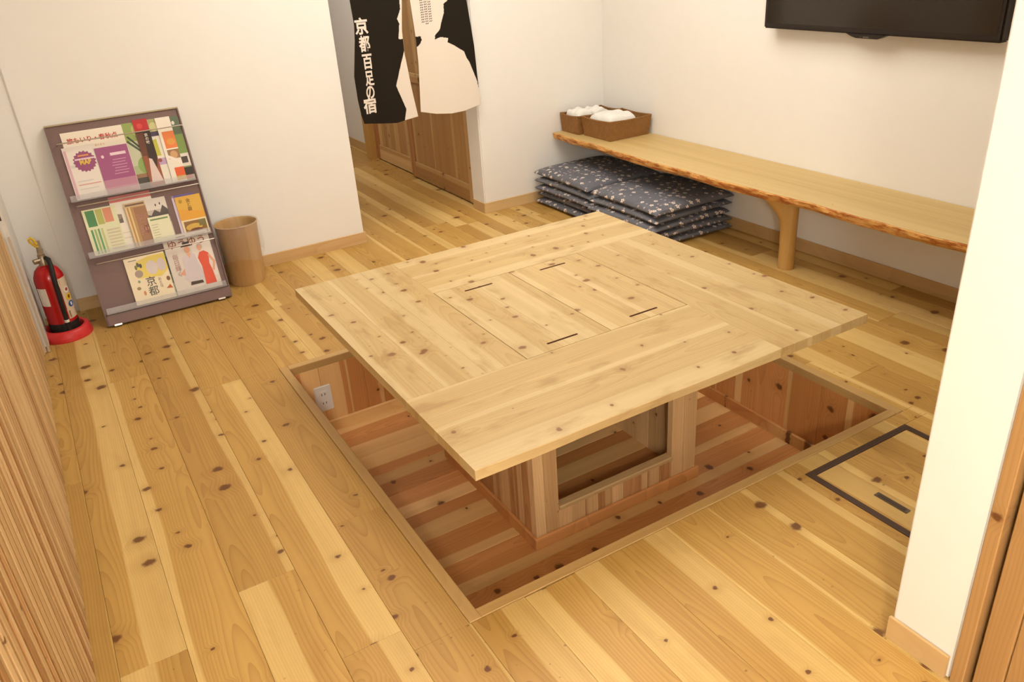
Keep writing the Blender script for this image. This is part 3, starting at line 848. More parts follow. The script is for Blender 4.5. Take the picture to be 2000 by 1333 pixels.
# ------------------------------------------------------------------ television
tv = empty('television', (XB - 0.075, 0.890, 1.335)); tag(tv, 'large black flat television mounted on the right wall', 'television')
MB().box((-0.548, -0.315, -0.05), (0.548, 0.315, 0)).build('cabinet', M['black'], tv, (0, 0, 0), (HALF, 0, -HALF), bevel=0.006)
MB().box((-0.530, -0.292, 0.0), (0.530, 0.298, 0.0008)).build('screen', M['tv'], tv, (0, 0, 0), (HALF, 0, -HALF))
br = MB().prism([(-0.095, 0.0), (0.095, 0.0), (0.055, -0.016), (-0.045, -0.016), (-0.07, -0.010)], -0.03, 0.001).build('sensor_bar', M['black'], tv, (-0.001, 0.002, -0.314), (HALF, 0, -HALF))
lg = MB()
for i in range(5): lg.box((-0.016 + i * 0.0055, -0.0022, 0), (-0.012 + i * 0.0055, 0.0022, 0.0006))
lg.box((-0.030, -0.002, 0), (-0.028, 0.002, 0.0006))
lg.build('logo', flat('pale_logo', srgb(120, 108, 100), 0.5), br, (0.005, -0.0105, 0.001))
MB().box((-0.2, -0.15, -0.074), (0.2, 0.15, -0.05)).build('wall_bracket', M['black'], tv, (0, 0, 0), (HALF, 0, -HALF))

# ------------------------------------------------------------------ flat print helper
def ink_mesh(name, polys, mat, z=0.0, dz=0.00012):
    """polys: list of (outline, srgb colour) in a plane; each later one lies a hair above the last"""
    vs = []; fs = []; cols = []
    for i, (pl_, col) in enumerate(polys):
        o = len(vs)
        vs += [(p[0], p[1], z + dz * i) for p in pl_]
        fs.append(tuple(range(o, o + len(pl_)))); cols.append(srgb(*col))
    me = bpy.data.meshes.new(name)
    me.from_pydata(vs, [], fs)
    at = me.color_attributes.new('ink', 'FLOAT_COLOR', 'CORNER')
    li = 0
    for f, c in zip(me.polygons, cols):
        for _ in range(f.loop_total):
            at.data[li].color = c; li += 1
    bm = bmesh.new(); bm.from_mesh(me)
    for f in bm.faces:
        if f.normal.z < 0: f.normal_flip()
    bmesh.ops.triangulate(bm, faces=[f for f in bm.faces if len(f.verts) > 4])
    bm.to_mesh(me); bm.free()
    me.materials.append(mat)
    return me
def R(x0, y0, x1, y1): return [(x0, y0), (x1, y0), (x1, y1), (x0, y1)]
def disc(cx, cy, rx, ry=None, n=20, a0=0.0): 
    ry = ry or rx
    return [(cx + rx * math.cos(a0 + 2 * math.pi * i / n), cy + ry * math.sin(a0 + 2 * math.pi * i / n)) for i in range(n)]
def gear(cx, cy, r, teeth=18):
    return [(cx + (r if i % 4 < 2 else r * 0.9) * math.cos(2 * math.pi * i / (teeth * 4)), cy + (r if i % 4 < 2 else r * 0.9) * math.sin(2 * math.pi * i / (teeth * 4))) for i in range(teeth * 4)]

def glyphs(text, size, bold=0.0, vertical=False, step=1.0):
    """outline of a text as a list of triangles (2-D)"""
    tris = []
    for i, ch in enumerate(text if vertical else [text]):
        cu = bpy.data.curves.new('lettering', 'FONT')
        cu.body = ch; cu.size = size; cu.offset = bold; cu.resolution_u = 3
        cu.align_x = 'CENTER' if vertical else 'LEFT'
        ob = bpy.data.objects.new('lettering', cu)
        C.objects.link(ob)
        me = bpy.data.meshes.new_from_object(ob.evaluated_get(bpy.context.evaluated_depsgraph_get()))
        me.calc_loop_triangles()
        for tr in me.loop_triangles:
            tris.append([(me.vertices[v].co.x, me.vertices[v].co.y - i * size * step) for v in tr.vertices])
        bpy.data.meshes.remove(me)
        bpy.data.objects.remove(ob); bpy.data.curves.remove(cu)
    return tris
def put_text(polys, text, x, y, size, col, bold=0.0, vertical=False, step=1.0, sx=1.0):
    # all triangles of one text share one level
    polys.append(('T', [[(x + px * sx, y + py) for px, py in t_] for t_ in glyphs(text, size, bold, vertical, step)], col))
def expand(polys):
    """flatten text groups, keep their level"""
    out = []; lev = 0
    for p in polys:
        if p[0] == 'T' if isinstance(p[0], str) else False:
            for t_ in p[1]: out.append((t_, p[2], lev))
        else:
            out.append((p[0], p[1], lev))
        lev += 1
    return out
def ink(name, polys, mat, parent, z, loc=(0, 0, 0), rot=(0, 0, 0), dz=0.00010):
    ex = expand(polys)
    vs = []; fs = []; cols = []
    for pl_, col, lev in ex:
        o = len(vs); vs += [(p[0], p[1], z + dz * lev) for p in pl_]
        fs.append(tuple(range(o, o + len(pl_)))); cols.append(srgb(*col))
    me = bpy.data.meshes.new(name); me.from_pydata(vs, [], fs)
    at = me.color_attributes.new('ink', 'FLOAT_COLOR', 'CORNER')
    li = 0
    for f, c in zip(me.polygons, cols):
        for _ in range(f.loop_total):
            at.data[li].color = c; li += 1
    bm = bmesh.new(); bm.from_mesh(me)
    for f in bm.faces:
        if f.normal.z < 0: f.normal_flip()
    bmesh.ops.triangulate(bm, faces=[f for f in bm.faces if len(f.verts) > 4])
    bm.to_mesh(me); bm.free()
    me.materials.append(mat)
    return link(name, me, parent, loc, rot)

# ------------------------------------------------------------------ magazine rack
RA = math.acos(0.3046)
rk = empty('magazine_rack', (-0.56, 2.465, 0.0), (RA, 0, 0))
tag(rk, 'leaning three-tier brown steel magazine rack against the back wall', 'magazine rack')
RM = Matrix.Translation((-0.56, 2.465, 0.0)) @ Matrix.Rotation(RA, 4, 'X')
RW, RL = 0.560, 0.900
MB().box((0, 0.004, -0.022), (RW, RL, -0.004)).build('back_panel', M['rack'], rk)
MB().box((0, 0.004, -0.004), (0.006, RL, 0.004)).build('side_flange', M['rack'], rk)
MB().box((RW - 0.006, 0.004, -0.004), (RW, RL, 0.004)).build('side_flange', M['rack'], rk)
MB().box((0, RL, -0.026), (RW, RL + 0.006, 0.004)).build('top_strip', M['racktop'], rk)
for i, s in enumerate((0.060, 0.318, 0.570)):
    MB().box((0.008, s - 0.002, -0.003), (RW - 0.008, s + 0.001, 0.030)).build('ledge', M['rack'], rk)
    lip = MB().box((0.014, s - 0.004, 0.030), (RW - 0.014, s + 0.024, 0.033)).build('clear_lip', M['acrylic'], rk)
for s in (0.286, 0.546, 0.818):
    MB().tube([(0.030, s, -0.002), (0.030, s, 0.030), (0.036, s, 0.036), (RW - 0.012, s, 0.036), (RW - 0.006, s, 0.030), (RW - 0.006, s, -0.002)], 0.0028, 8).build('wire_bar', M['chrome'], rk, smooth=True)
MB().box((0.006, 0.004, -0.003), (RW - 0.006, 0.054, 0.024)).build('base_box', M['rack'], rk, bevel=0.003)
for x in (0.028, 0.492):
    MB().box((x, 0.0005, -0.004), (x + 0.032, 0.0075, 0.026)).build('foot_clip', M['chrome'], rk)

def mag(name, label, u0, u1, s0, s1, layer, th, cover, cat='brochure', base=(238, 226, 206)):
    wd, ht = u1 - u0, s1 - s0
    z0 = 0.0005 - 0.004 + 0.0052 * layer
    loc = RM @ Vector((u0, s0, z0))
    e = empty(name, loc, (RA, 0, 0))
    tag(e, label, cat, 'magazines and brochures in the rack')
    MB().box((0, 0, 0), (wd, ht, th)).build('pages', M['paper'], e)
    polys = [(R(0, 0, wd, ht), base)] + [q if isinstance(q[0], str) else ([(x * wd, y * ht) for x, y in q[0]], q[1]) for q in cover(wd, ht)]
    ink('cover', polys, M['print'], e, th + 0.0003)
    return e
# --- top tier
def c1(w_, h_):
    p = []
    put_text(p, '旅もいり・春秋点', 0.018, h_ - 0.048, 0.026, (190, 60, 50), 0.0006)
    put_text(p, '京都のまち', 0.11, h_ - 0.075, 0.011, (200, 120, 90))
    return p
mag('brochure', 'cream pamphlet with red brushed title at upper left of rack', 0.052, 0.304, 0.5745, 0.866, 0, 0.003, c1)
def c2(w_, h_):
    p = [(R(0.02, 0.02, 0.10, 0.94), (214, 170, 180)), (R(0.12, 0.60, 0.9, 0.66), (216, 206, 200)),
         (gear(0.56, 0.70, 0.34), (150, 74, 116))]
    p[-1] = ([(x, 0.70 + (y - 0.70) * w_ / h_) for x, y in p[-1][0]], p[-1][1])
    put_text(p, 'MAP', w_ * 0.40, h_ * 0.645, 0.030, (226, 190, 70), 0.0012, sx=0.8)
    p += [(R(0.28, 0.735, 0.86, 0.765), (226, 196, 206)), (R(0.40, 0.80, 0.72, 0.83), (226, 150, 90)),
          (R(0.18, 0.26, 0.85, 0.28), (216, 160, 150)), (R(0.18, 0.33, 0.65, 0.345), (210, 200, 196)), (R(0.18, 0.18, 0.75, 0.195), (210, 200, 196))]
    return p
mag('brochure', 'white booklet with purple cogwheel badge at left of top tier', 0.040, 0.176, 0.5745, 0.802, 1, 0.004, c2, base=(232, 222, 210))
def c3(w_, h_):
    p = [(R(0, 0, 1, 0.30), (186, 128, 150)), (R(0, 0.0, 1, 0.14), (196, 146, 160)), (R(0.42, 0.80, 0.90, 0.86), (232, 206, 214)), (disc(0.18, 0.80, 0.045, 0.035), (232, 200, 210))]
    for i in range(6): p.append((R(0.45 - 0.03 * (i % 3), 0.70 - 0.06 * i, 0.86 - 0.04 * (i % 2), 0.715 - 0.06 * i), (206, 150, 176)))
    return p
mag('brochure', 'plain purple leaflet with small white lines on top tier', 0.166, 0.302, 0.5745, 0.780, 2, 0.002, c3, base=(160, 82, 128))
def c4(w_, h_):
    return [(R(0, 0.72, 1, 1), (150, 166, 92)), (disc(0.6, 0.88, 0.25, 0.09), (186, 190, 120)), (R(0, 0.35, 1, 0.72), (196, 196, 166)),
            ([(0.05, 0.80), (0.15, 0.80), (0.95, 0.45), (0.9, 0.42)], (60, 72, 50)), ([(0.0, 0.72), (0.08, 0.74), (0.75, 0.5), (0.7, 0.47)], (74, 88, 60)),
            (disc(0.55, 0.34, 0.34, 0.13), (140, 166, 90)), (R(0, 0.12, 1, 0.22), (150, 110, 80)), (R(0, 0.0, 1, 0.16), (66, 62, 52))]
mag('brochure', 'green garden photo leaflet in the middle of top tier', 0.304, 0.400, 0.5745, 0.868, 0, 0.002, c4, base=(170, 180, 130))
def c5(w_, h_):
    p = [(R(0, 0.82, 1, 1), (186, 42, 44)), (disc(0.4, 0.9, 0.2, 0.04), (212, 70, 64)), (R(0, 0.42, 1, 0.82), (52, 34, 24)), ([(0, 0.42), (0.4, 0.42), (0.5, 0.80), (0, 0.80)], (104, 60, 40)),
         ([(0, 0), (1, 0), (1, 0.44), (0.7, 0.2), (0.3, 0.46), (0, 0.46)], (150, 84, 50)), ([(0.15, 0.06), (0.95, 0.06), (0.6, 0.40), (0.40, 0.42)], (222, 200, 190))]
    put_text(p, '京の味', w_ * 0.66, h_ * 0.74, 0.016, (226, 214, 196), 0.0003, True)
    return p
mag('brochure', 'narrow red and black leaflet with white vertical title', 0.352, 0.414, 0.5745, 0.876, 1, 0.002, c5, base=(60, 36, 26))
def c6(w_, h_):
    return [(R(0, 0.8, 1, 1), (170, 166, 110)), (disc(0.5, 0.88, 0.3, 0.07), (206, 200, 140)), (R(0, 0.74, 1, 0.81), (74, 60, 84)), ([(0.0, 0.44), (0.5, 0.44), (0.45, 0.70), (0.05, 0.68)], (196, 188, 70)),
            (R(0.0, 0.30, 1, 0.40), (190, 160, 190)), (disc(0.3, 0.37, 0.14, 0.03), (150, 80, 70))]
mag('brochure', 'pale leaflet with yellow flowers and lilac stripe', 0.405, 0.462, 0.5745, 0.870, 0, 0.002, c6, base=(232, 224, 206))
def c7(w_, h_):
    return [(R(0.2, 0.52, 1, 0.78), (230, 130, 70)), (disc(0.65, 0.62, 0.3, 0.05), (224, 156, 70)), (R(0.2, 0.36, 1, 0.5), (156, 120, 80)), (disc(0.6, 0.42, 0.25, 0.06), (206, 160, 110)),
            ([(0.0, 0.40), (1, 0.26), (1, 0.31), (0, 0.45)], (240, 230, 214)), (R(0.35, 0.08, 1, 0.22), (226, 96, 50)), (R(0.35, 0.02, 1, 0.09), (206, 166, 70))]
mag('brochure', 'white leaflet with orange food photos on top tier', 0.448, 0.512, 0.5745, 0.870, 1, 0.002, c7, base=(236, 226, 208))
def c8(w_, h_):
    return [(R(0, 0.7, 1, 1), (96, 110, 84)), (disc(0.5, 0.9, 0.12, 0.03), (226, 220, 204)), (R(0, 0.4, 1, 0.72), (126, 150, 78)), (R(0, 0.22, 1, 0.42), (222, 214, 200)), (R(0.25, 0.27, 0.85, 0.37), (74, 62, 56)), (R(0, 0.08, 1, 0.2), (54, 48, 42)), (R(0.2, 0.02, 0.9, 0.08), (170, 60, 60))]
mag('brochure', 'narrow green leaflet with dark photo at right end of top tier', 0.494, 0.549, 0.5745, 0.868, 0, 0.002, c8, base=(130, 146, 90))
# --- middle tier
def d1(w_, h_):
    p = [(R(0.08, 0.62, 0.35, 0.97), (62, 130, 66)), (R(0.38, 0.64, 0.58, 0.97), (176, 178, 84)), (R(0.60, 0.66, 0.86, 0.97), (214, 140, 100))]
    for i in range(4): p.append((R(0.10 + 0.10 * i, 0.02, 0.16 + 0.10 * i, 0.56), ((70, 140, 80), (150, 176, 96), (96, 156, 90), (190, 196, 130))[i]))
    for i in range(7): p.append((R(0.56, 0.06 + 0.07 * i, 0.95, 0.09 + 0.07 * i), (206, 190, 160)))
    return p
mag('brochure', 'green-striped index booklet at left of middle tier', 0.040, 0.178, 0.3225, 0.527, 1, 0.003, d1, base=(222, 222, 180))
def d2(w_, h_):
    return [(R(0, 0.89, 1, 1), (206, 110, 106)), (R(0.0, 0.50, 0.2, 0.66), (96, 84, 74)), (disc(0.12, 0.62, 0.08, 0.05), (140, 120, 104)), (R(0.1, 0.3, 0.6, 0.32), (216, 200, 180)), (R(0.1, 0.2, 0.6, 0.22), (216, 200, 180))]
mag('brochure', 'white leaflet with pink top band in middle tier', 0.160, 0.337, 0.3225, 0.562, 0, 0.003, d2, base=(234, 224, 206))
def d3_(w_, h_):
    p = [(R(0, 0.90, 1, 1), (206, 176, 130)), (R(0.02, 0, 0.10, 0.9), (226, 196, 140)), (R(0.18, 0, 0.26, 0.9), (226, 196, 130)), (R(0.40, 0.0, 0.98, 0.88), (158, 112, 74)), (R(0.05, 0.93, 0.95, 0.97), (120, 90, 60))]
    put_text(p, '西陣', w_ * 0.69, h_ * 0.52, 0.048, (210, 160, 130), 0.0004, True, 1.05)
    put_text(p, '西陣', w_ * 0.69, h_ * 0.52, 0.048, (120, 60, 50), -0.0006, True, 1.05)
    return p
mag('brochure', 'golden brown leaflet with two large vertical characters', 0.213, 0.302, 0.3225, 0.521, 2, 0.002, d3_, base=(180, 138, 84))
def d4(w_, h_):
    return [(R(0, 0.74, 1, 1), (222, 212, 200)), ([(0, 0.5), (1, 0.5), (1, 0.70), (0.8, 0.82), (0.62, 0.66), (0.4, 0.74), (0.2, 0.62), (0, 0.66)], (84, 74, 68)), (R(0, 0.42, 1, 0.54), (150, 136, 124)), (disc(0.5, 0.84, 0.03, 0.03), (70, 60, 54)), (disc(0.7, 0.86, 0.03, 0.03), (80, 66, 58))]
mag('brochure', 'black and white street photo leaflet in middle tier', 0.296, 0.392, 0.3225, 0.523, 1, 0.002, d4, base=(196, 184, 170))
def d5(w_, h_):
    p = [(R(0.10, 0.86, 0.92, 0.92), (110, 140, 84))]
    for i in range(6): p.append((R(0.10, 0.18 + 0.1 * i, 0.36 + 0.05 * (i % 2), 0.2 + 0.1 * i), (176, 176, 140)))
    return p
mag('brochure', 'small cream card with green heading in middle tier', 0.293, 0.387, 0.3225, 0.440, 3, 0.0015, d5, base=(228, 224, 190))
mag('brochure', 'violet leaflet showing behind the yellow one', 0.420, 0.520, 0.3225, 0.516, 0, 0.002, lambda w_, h_: [(R(0, 0, 0.12, 0.95), (214, 196, 214)), (R(0.1, 0.85, 1, 1), (104, 90, 150))], base=(150, 130, 170))
def d6(w_, h_):
    p = [(R(0, 0.40, 1, 1), (220, 172, 66)), ([(0, 0.40), (1, 0.40), (1, 0.55), (0, 0.7)], (224, 162, 50)), (disc(0.18, 0.88, 0.07, 0.05), (176, 140, 40)), (R(0.08, 0.02, 0.95, 0.36), (140, 100, 44)),
         (disc(0.45, 0.2, 0.33, 0.09), (206, 166, 70)), (disc(0.5, 0.12, 0.25, 0.05), (110, 60, 34)), (R(0.66, 0.2, 0.95, 0.36), (120, 110, 56))]
    put_text(p, '金と銀', w_ * 0.48, h_ * 0.84, 0.020, (120, 90, 30), 0.0002, True)
    return p
mag('brochure', 'yellow leaflet with golden photo at right of middle tier', 0.432, 0.545, 0.3225, 0.506, 1, 0.002, d6, base=(232, 214, 170))
# --- bottom tier
mag('brochure', 'thin dark green leaflet edge between the two bottom magazines', 0.296, 0.340, 0.0645, 0.274, 0, 0.002, lambda w_, h_: [(R(0, 0.5, 1, 0.9), (54, 56, 52)), (R(0, 0.0, 1, 0.3), (190, 200, 170))], base=(120, 134, 104))
def e1(w_, h_):
    p = [([(0.20, 0.55), (0.80, 0.50), (1, 0.62), (1, 0.97), (0.6, 0.97), (0.28, 0.90)], (228, 206, 92)), (disc(0.62, 0.72, 0.14, 0.15), (214, 200, 196)), (disc(0.86, 0.74, 0.10, 0.14), (206, 192, 190)),
         (disc(0.30, 0.83, 0.035, 0.05), (84, 82, 30)), (disc(0.36, 0.80, 0.035, 0.05), (70, 70, 26)), (disc(0.24, 0.78, 0.03, 0.05), (110, 104, 40)), (disc(0.27, 0.64, 0.10, 0.08), (164, 144, 128)),
         (R(0.10, 0.93, 0.30, 0.945), (120, 110, 90)), (disc(0.93, 0.42, 0.045, 0.05), (120, 80, 40)), ([(0.82, 0.22), (0.98, 0.20), (0.93, 0.29)], (196, 96, 50)), (disc(0.17, 0.34, 0.05, 0.035), (150, 130, 80)), (disc(0.28, 0.22, 0.03, 0.05), (206, 130, 80)), (disc(0.22, 0.48, 0.03, 0.03), (120, 140, 100))]
    put_text(p, '京都', w_ * 0.50, h_ * 0.36, 0.046, (44, 38, 34), 0.0001, True, 0.98)
    put_text(p, 'おとな', w_ * 0.72, h_ * 0.42, 0.016, (110, 100, 90), 0, True)
    return p
mag('guidebook', 'cream guidebook with yellow patch and black brush title, bottom tier', 0.143, 0.318, 0.0645, 0.280, 1, 0.006, e1, 'guidebook', base=(238, 222, 186))
def e2(w_, h_):
    p = [(R(0.0, 0.86, 1, 1), (226, 216, 202)), (R(0.55, 0.2, 0.98, 0.84), (226, 216, 206)), (R(0.08, 0.955, 0.5, 0.97), (120, 110, 100)), (R(0.62, 0.90, 0.95, 0.96), (206, 196, 180))]
    put_text(p, 'ゆうゆう', 0.014, h_ * 0.795, 0.044, (150, 84, 50), 0.0008)
    p += [([(0.33, 0.12), (0.62, 0.12), (0.60, 0.20), (0.36, 0.20)], (64, 46, 36)),                                     # skirt
          ([(0.24, 0.24), (0.34, 0.18), (0.62, 0.17), (0.70, 0.22), (0.62, 0.48), (0.60, 0.62), (0.52, 0.66), (0.42, 0.66), (0.30, 0.60), (0.30, 0.42)], (208, 196, 198)),
          ([(0.42, 0.66), (0.47, 0.57), (0.52, 0.66)], (226, 170, 136)),
          (disc(0.46, 0.725, 0.062, 0.062), (222, 160, 126)), ([(0.33, 0.78), (0.38, 0.80), (0.40, 0.86), (0.54, 0.86), (0.55, 0.80), (0.60, 0.78)], (52, 40, 34)),
          ([(0.17, 0.34), (0.30, 0.42), (0.28, 0.30)], (222, 160, 130)),
          (disc(0.735, 0.735, 0.062, 0.060), (196, 180, 164)), (disc(0.725, 0.715, 0.047, 0.052), (230, 172, 140)),
          ([(0.66, 0.08), (0.90, 0.08), (0.88, 0.30), (0.85, 0.42), (0.89, 0.60), (0.80, 0.655), (0.70, 0.64), (0.64, 0.55), (0.68, 0.40)], (218, 82, 52)),
          ([(0.89, 0.60), (0.99, 0.44), (0.92, 0.28), (0.89, 0.30), (0.94, 0.44), (0.86, 0.55)], (222, 162, 132))]
    put_text(p, '毎日輝く', w_ * 0.17, h_ * 0.60, 0.028, (176, 130, 120), 0.0, True, 0.95)
    return p
mag('magazine', 'large fashion magazine with two women, bottom right of rack', 0.325, 0.530, 0.0645, 0.338, 2, 0.006, e2, 'magazine', base=(216, 206, 194))

# ------------------------------------------------------------------ waste bin with liner
wb = empty('waste_bin', (0.118, 2.625, 0)); tag(wb, 'round bent-wood waste bin lined with clear bag beside the rack', 'waste bin')
prof = [(0.084, 0.0), (0.088, 0.02), (0.100, 0.30), (0.104, 0.305), (0.100, 0.306), (0.094, 0.295), (0.080, 0.012)]
vs = MB().lathe(prof, 40)
vs.v = [(x, z, -y) for x, y, z in vs.v]
vs.build('body', M['bin'], wb, (0, 0, 0.0005), (HALF, 0, 0), smooth=True)
n = 44; bv = []; bf = []
rows = [(0.088, 0.10), (0.0925, 0.24), (0.099, 0.300), (0.1045, 0.312), (0.109, 0.302), (0.113, 0.24), (0.112, 0.17), (0.105, 0.135)]
for i, (r, z) in enumerate(rows):
    for k2 in range(n):
        a = 2 * math.pi * k2 / n
        wv = 0.0025 * math.sin(a * 7 + i) + 0.002 * math.sin(a * 13 + 2 * i)
        wv = abs(wv) if i > 3 else -abs(wv) * 0.6
        bv.append(((r + wv) * math.cos(a), (r + wv) * math.sin(a), z + (0.012 * math.sin(a * 3 + 1) if i == len(rows) - 1 else 0)))
for i in range(len(rows) - 1):
    for k2 in range(n): bf.append((i * n + k2, i * n + (k2 + 1) % n, (i + 1) * n + (k2 + 1) % n, (i + 1) * n + k2))
MB().add(bv, bf).build('bag_liner', M['bag'], wb, (0, 0, 0.0005), smooth=True)

# ------------------------------------------------------------------ fire extinguisher and its stand
FX, FY = -0.722, 2.505
st = MB().lathe([(0.104, 0.0), (0.104, 0.012), (0.096, 0.040), (0.090, 0.045), (0.078, 0.045), (0.074, 0.040), (0.071, 0.012), (0.0, 0.0115)], 40, cap=False)
st.lathe([(0.104, 0.0), (0.0, 0.0)], 40, cap=False)
sto = st.build('extinguisher_stand', M['redplast'], None, (FX, FY, 0.0005), smooth=True)
tag(sto, 'round red plastic stand under the fire extinguisher', 'stand')
fe = empty('fire_extinguisher', (FX, FY, 0.0135)); tag(fe, 'red fire extinguisher with black hose standing left of the rack', 'fire extinguisher')
MB().lathe([(0.056, 0.0), (0.060, 0.004), (0.060, 0.255), (0.057, 0.275), (0.046, 0.300), (0.030, 0.317), (0.020, 0.322), (0.0, 0.322)], 40, cap=False).build('cylinder', M['red'], fe, smooth=True)
MB().lathe([(0.0606, 0.0), (0.0612, 0.003), (0.0612, 0.060), (0.0606, 0.062)], 40, cap=False).build('base_sleeve', M['rubber'], fe, smooth=True)
MB().lathe([(0.019, 0.318), (0.019, 0.345), (0.015, 0.350), (0.015, 0.368), (0.0, 0.368)], 20, cap=False).build('valve', M['brass'], fe, smooth=True)
MB().tube([(0, 0, 0.345), (-0.034, -0.014, 0.345)], 0.011, 12).build('pressure_gauge', M['brass'], fe, smooth=True)
hnd = MB().box((-0.012, -0.010, 0.366), (0.012, 0.075, 0.376)).build('carry_handle', M['brass'], fe, bevel=0.003)
lv = MB()
lv.add([(-0.010, -0.012, 0.372), (0.010, -0.012, 0.372), (0.010, 0.070, 0.405), (-0.010, 0.070, 0.405), (-0.010, -0.012, 0.380), (0.010, -0.012, 0.380), (0.010, 0.070, 0.412), (-0.010, 0.070, 0.412)],
       [(0, 3, 2, 1), (4, 5, 6, 7), (0, 1, 5, 4), (1, 2, 6, 5), (2, 3, 7, 6), (3, 0, 4, 7)])
lv.build('squeeze_lever', M['brass'], fe, bevel=0.002)
MB().tube([(-0.002, 0.03, 0.392), (-0.010, 0.022, 0.402), (-0.024, 0.010, 0.425), (-0.026, 0.006, 0.440), (-0.018, 0.004, 0.446), (-0.010, 0.008, 0.436), (-0.004, 0.02, 0.41)], 0.0055, 8).build('safety_pin', M['yellow'], fe, smooth=True)
MB().tube([(0.012, -0.006, 0.352), (0.022, -0.026, 0.348), (0.024, -0.046, 0.325), (0.020, -0.062, 0.270), (0.017, -0.0675, 0.18), (0.015, -0.068, 0.085), (0.014, -0.068, 0.045)], [0.0095, 0.010, 0.010, 0.010, 0.0095, 0.009, 0.009], 12).build('hose', M['rubber'], fe, smooth=True)
MB().tube([(0.0145, -0.068, 0.082), (0.0145, -0.068, 0.070)], 0.0105, 12).build('hose_clip', M['pvc'], fe, smooth=True)
MB().tube([(0.014, -0.068, 0.045), (0.014, -0.068, 0.020)], [0.009, 0.012], 12).build('nozzle', M['rubber'], fe, smooth=True)
def wrap(name, a0, a1, z0, z1, polys, base):
    """label print bent round the cylinder; u 0..1 across, v 0..1 up"""
    r = 0.0604
    ex = expand([(R(0, 0, 1, 1), base)] + polys)
    vs = []; fs = []; cols = []
    for pl_, col, lev in ex:
        # subdivide wide rectangles so that they follow the curve
        strips = [pl_]
        if len(pl_) == 4 and lev == 0:
            strips = [R(i / 8, 0, (i + 1) / 8, 1) for i in range(8)]
        for sp in strips:
            o = len(vs)
            for u, v in sp:
                a = a0 + (a1 - a0) * u; rr = r + 0.00025 * lev + 0.0004
                vs.append((rr * math.cos(a), rr * math.sin(a), z0 + (z1 - z0) * v))
            fs.append(tuple(range(o, o + len(sp)))); cols.append(srgb(*col))
    me = bpy.data.meshes.new(name); me.from_pydata(vs, [], fs)
    at = me.color_attributes.new('ink', 'FLOAT_COLOR', 'CORNER'); li = 0
    for f, c in zip(me.polygons, cols):
        for _ in range(f.loop_total):
            at.data[li].color = c; li += 1
    me.materials.append(M['print'])
    return link(name, me, fe)
rad = math.radians
wrap('instruction_label', rad(-62), rad(-6), 0.075, 0.262,
     [(R(0.0, 0.82, 1, 1.0), (226, 214, 190)), (R(0.10, 0.85, 0.9, 0.97), (58, 46, 40)), (R(0, 0.24, 1, 0.80), (92, 84, 66)), (disc(0.5, 0.70, 0.26, 0.078), (226, 218, 206)), (disc(0.5, 0.70, 0.14, 0.04), (150, 60, 50)),
      (disc(0.5, 0.52, 0.28, 0.082), (226, 184, 40)), (disc(0.5, 0.52, 0.12, 0.045), (110, 80, 30)), (disc(0.5, 0.34, 0.26, 0.075), (44, 84, 150)), (R(0.42, 0.30, 0.58, 0.38), (220, 220, 220)),
      (R(0.1, 0.03, 0.9, 0.2), (150, 120, 100))], (206, 186, 160))
wrap('inspection_label', rad(-158), rad(-114), 0.150, 0.232, [(R(0, 0.0, 1, 0.10), (170, 60, 50)), (R(0.12, 0.2, 0.88, 0.92), (232, 224, 210))], (222, 214, 202))

# ------------------------------------------------------------------ noren curtain
NY = 2.715
def interp(tab, z):
    tab = sorted(tab, key=lambda q: q[1])
    if z <= tab[0][1]: return tab[0][0]
    if z >= tab[-1][1]: return tab[-1][0]
    for (xa, za), (xb, zb) in zip(tab, tab[1:]):
        if za <= z <= zb: return xa + (xb - xa) * (z - za) / (zb - za)
def inside(p, poly):
    x, z = p; c = False
    for i in range(len(poly)):
        (x1, z1), (x2, z2) = poly[i], poly[i - 1]
        if (z1 > z) != (z2 > z) and x < (x2 - x1) * (z - z1) / (z2 - z1) + x1: c = not c
    return c
INK, CREAM = srgb(36, 30, 22), srgb(232, 220, 206)
ZT = 1.62
def noren_panel(name, label, left, right, hem, colour, ph):
    nx, nz = 130, 330
    vs = []; fs = []; cs = []
    def bulge(u, v):
        return 0.012 * math.sin(u * 4.2 + ph) * (0.35 + 0.65 * (1 - v)) + 0.004 * math.sin(u * 9 + 3 * v + ph)
    def P(u, v):
        xl0, xr0 = interp(left, 0), interp(right, 0)
        xh = xl0 + (xr0 - xl0) * u
        zh = interp([(zz, xx) for xx, zz in hem], xh)
        z = zh + (ZT - zh) * v
        xl, xr = interp(left, z), interp(right, z)
        return (xl + (xr - xl) * u, NY + bulge(u, v), z)
    for j in range(nz + 1):
        v = j / nz
        v = v * (0.62 + 0.38 * v)          # finer rows where the picture shows the cloth
        for i in range(nx + 1): vs.append(P(i / nx, v))
    for j in range(nz):
        for i in range(nx):
            q = (j * (nx + 1) + i, j * (nx + 1) + i + 1, (j + 1) * (nx + 1) + i + 1, (j + 1) * (nx + 1) + i)
            fs.append(q)
            cx = sum(vs[k2][0] for k2 in q) / 4; cz = sum(vs[k2][2] for k2 in q) / 4
            cs.append(colour(cx, cz))
    me = bpy.data.meshes.new(name); me.from_pydata(vs, [], fs)
    at = me.color_attributes.new('ink', 'FLOAT_COLOR', 'CORNER')
    flatc = []
    for c in cs: flatc += list(c) * 4
    at.data.foreach_set('color', flatc)
    me.polygons.foreach_set('use_smooth', [True] * len(fs))
    me.materials.append(M['dye'])
    o = link(name, me)
    sol = o.modifiers.new('thickness', 'SOLIDIFY'); sol.thickness = 0.0012; sol.offset = 1.0
    tag(o, label, 'curtain', 'curtain panels in the doorway')
    def yat(x, z):
        xl, xr = interp(left, z), interp(right, z)
        u = (x - xl) / (xr - xl)
        zh = interp([(zz, xx) for xx, zz in hem], x)
        return NY + bulge(u, max(0, (z - zh) / (ZT - zh)))
    return o, yat
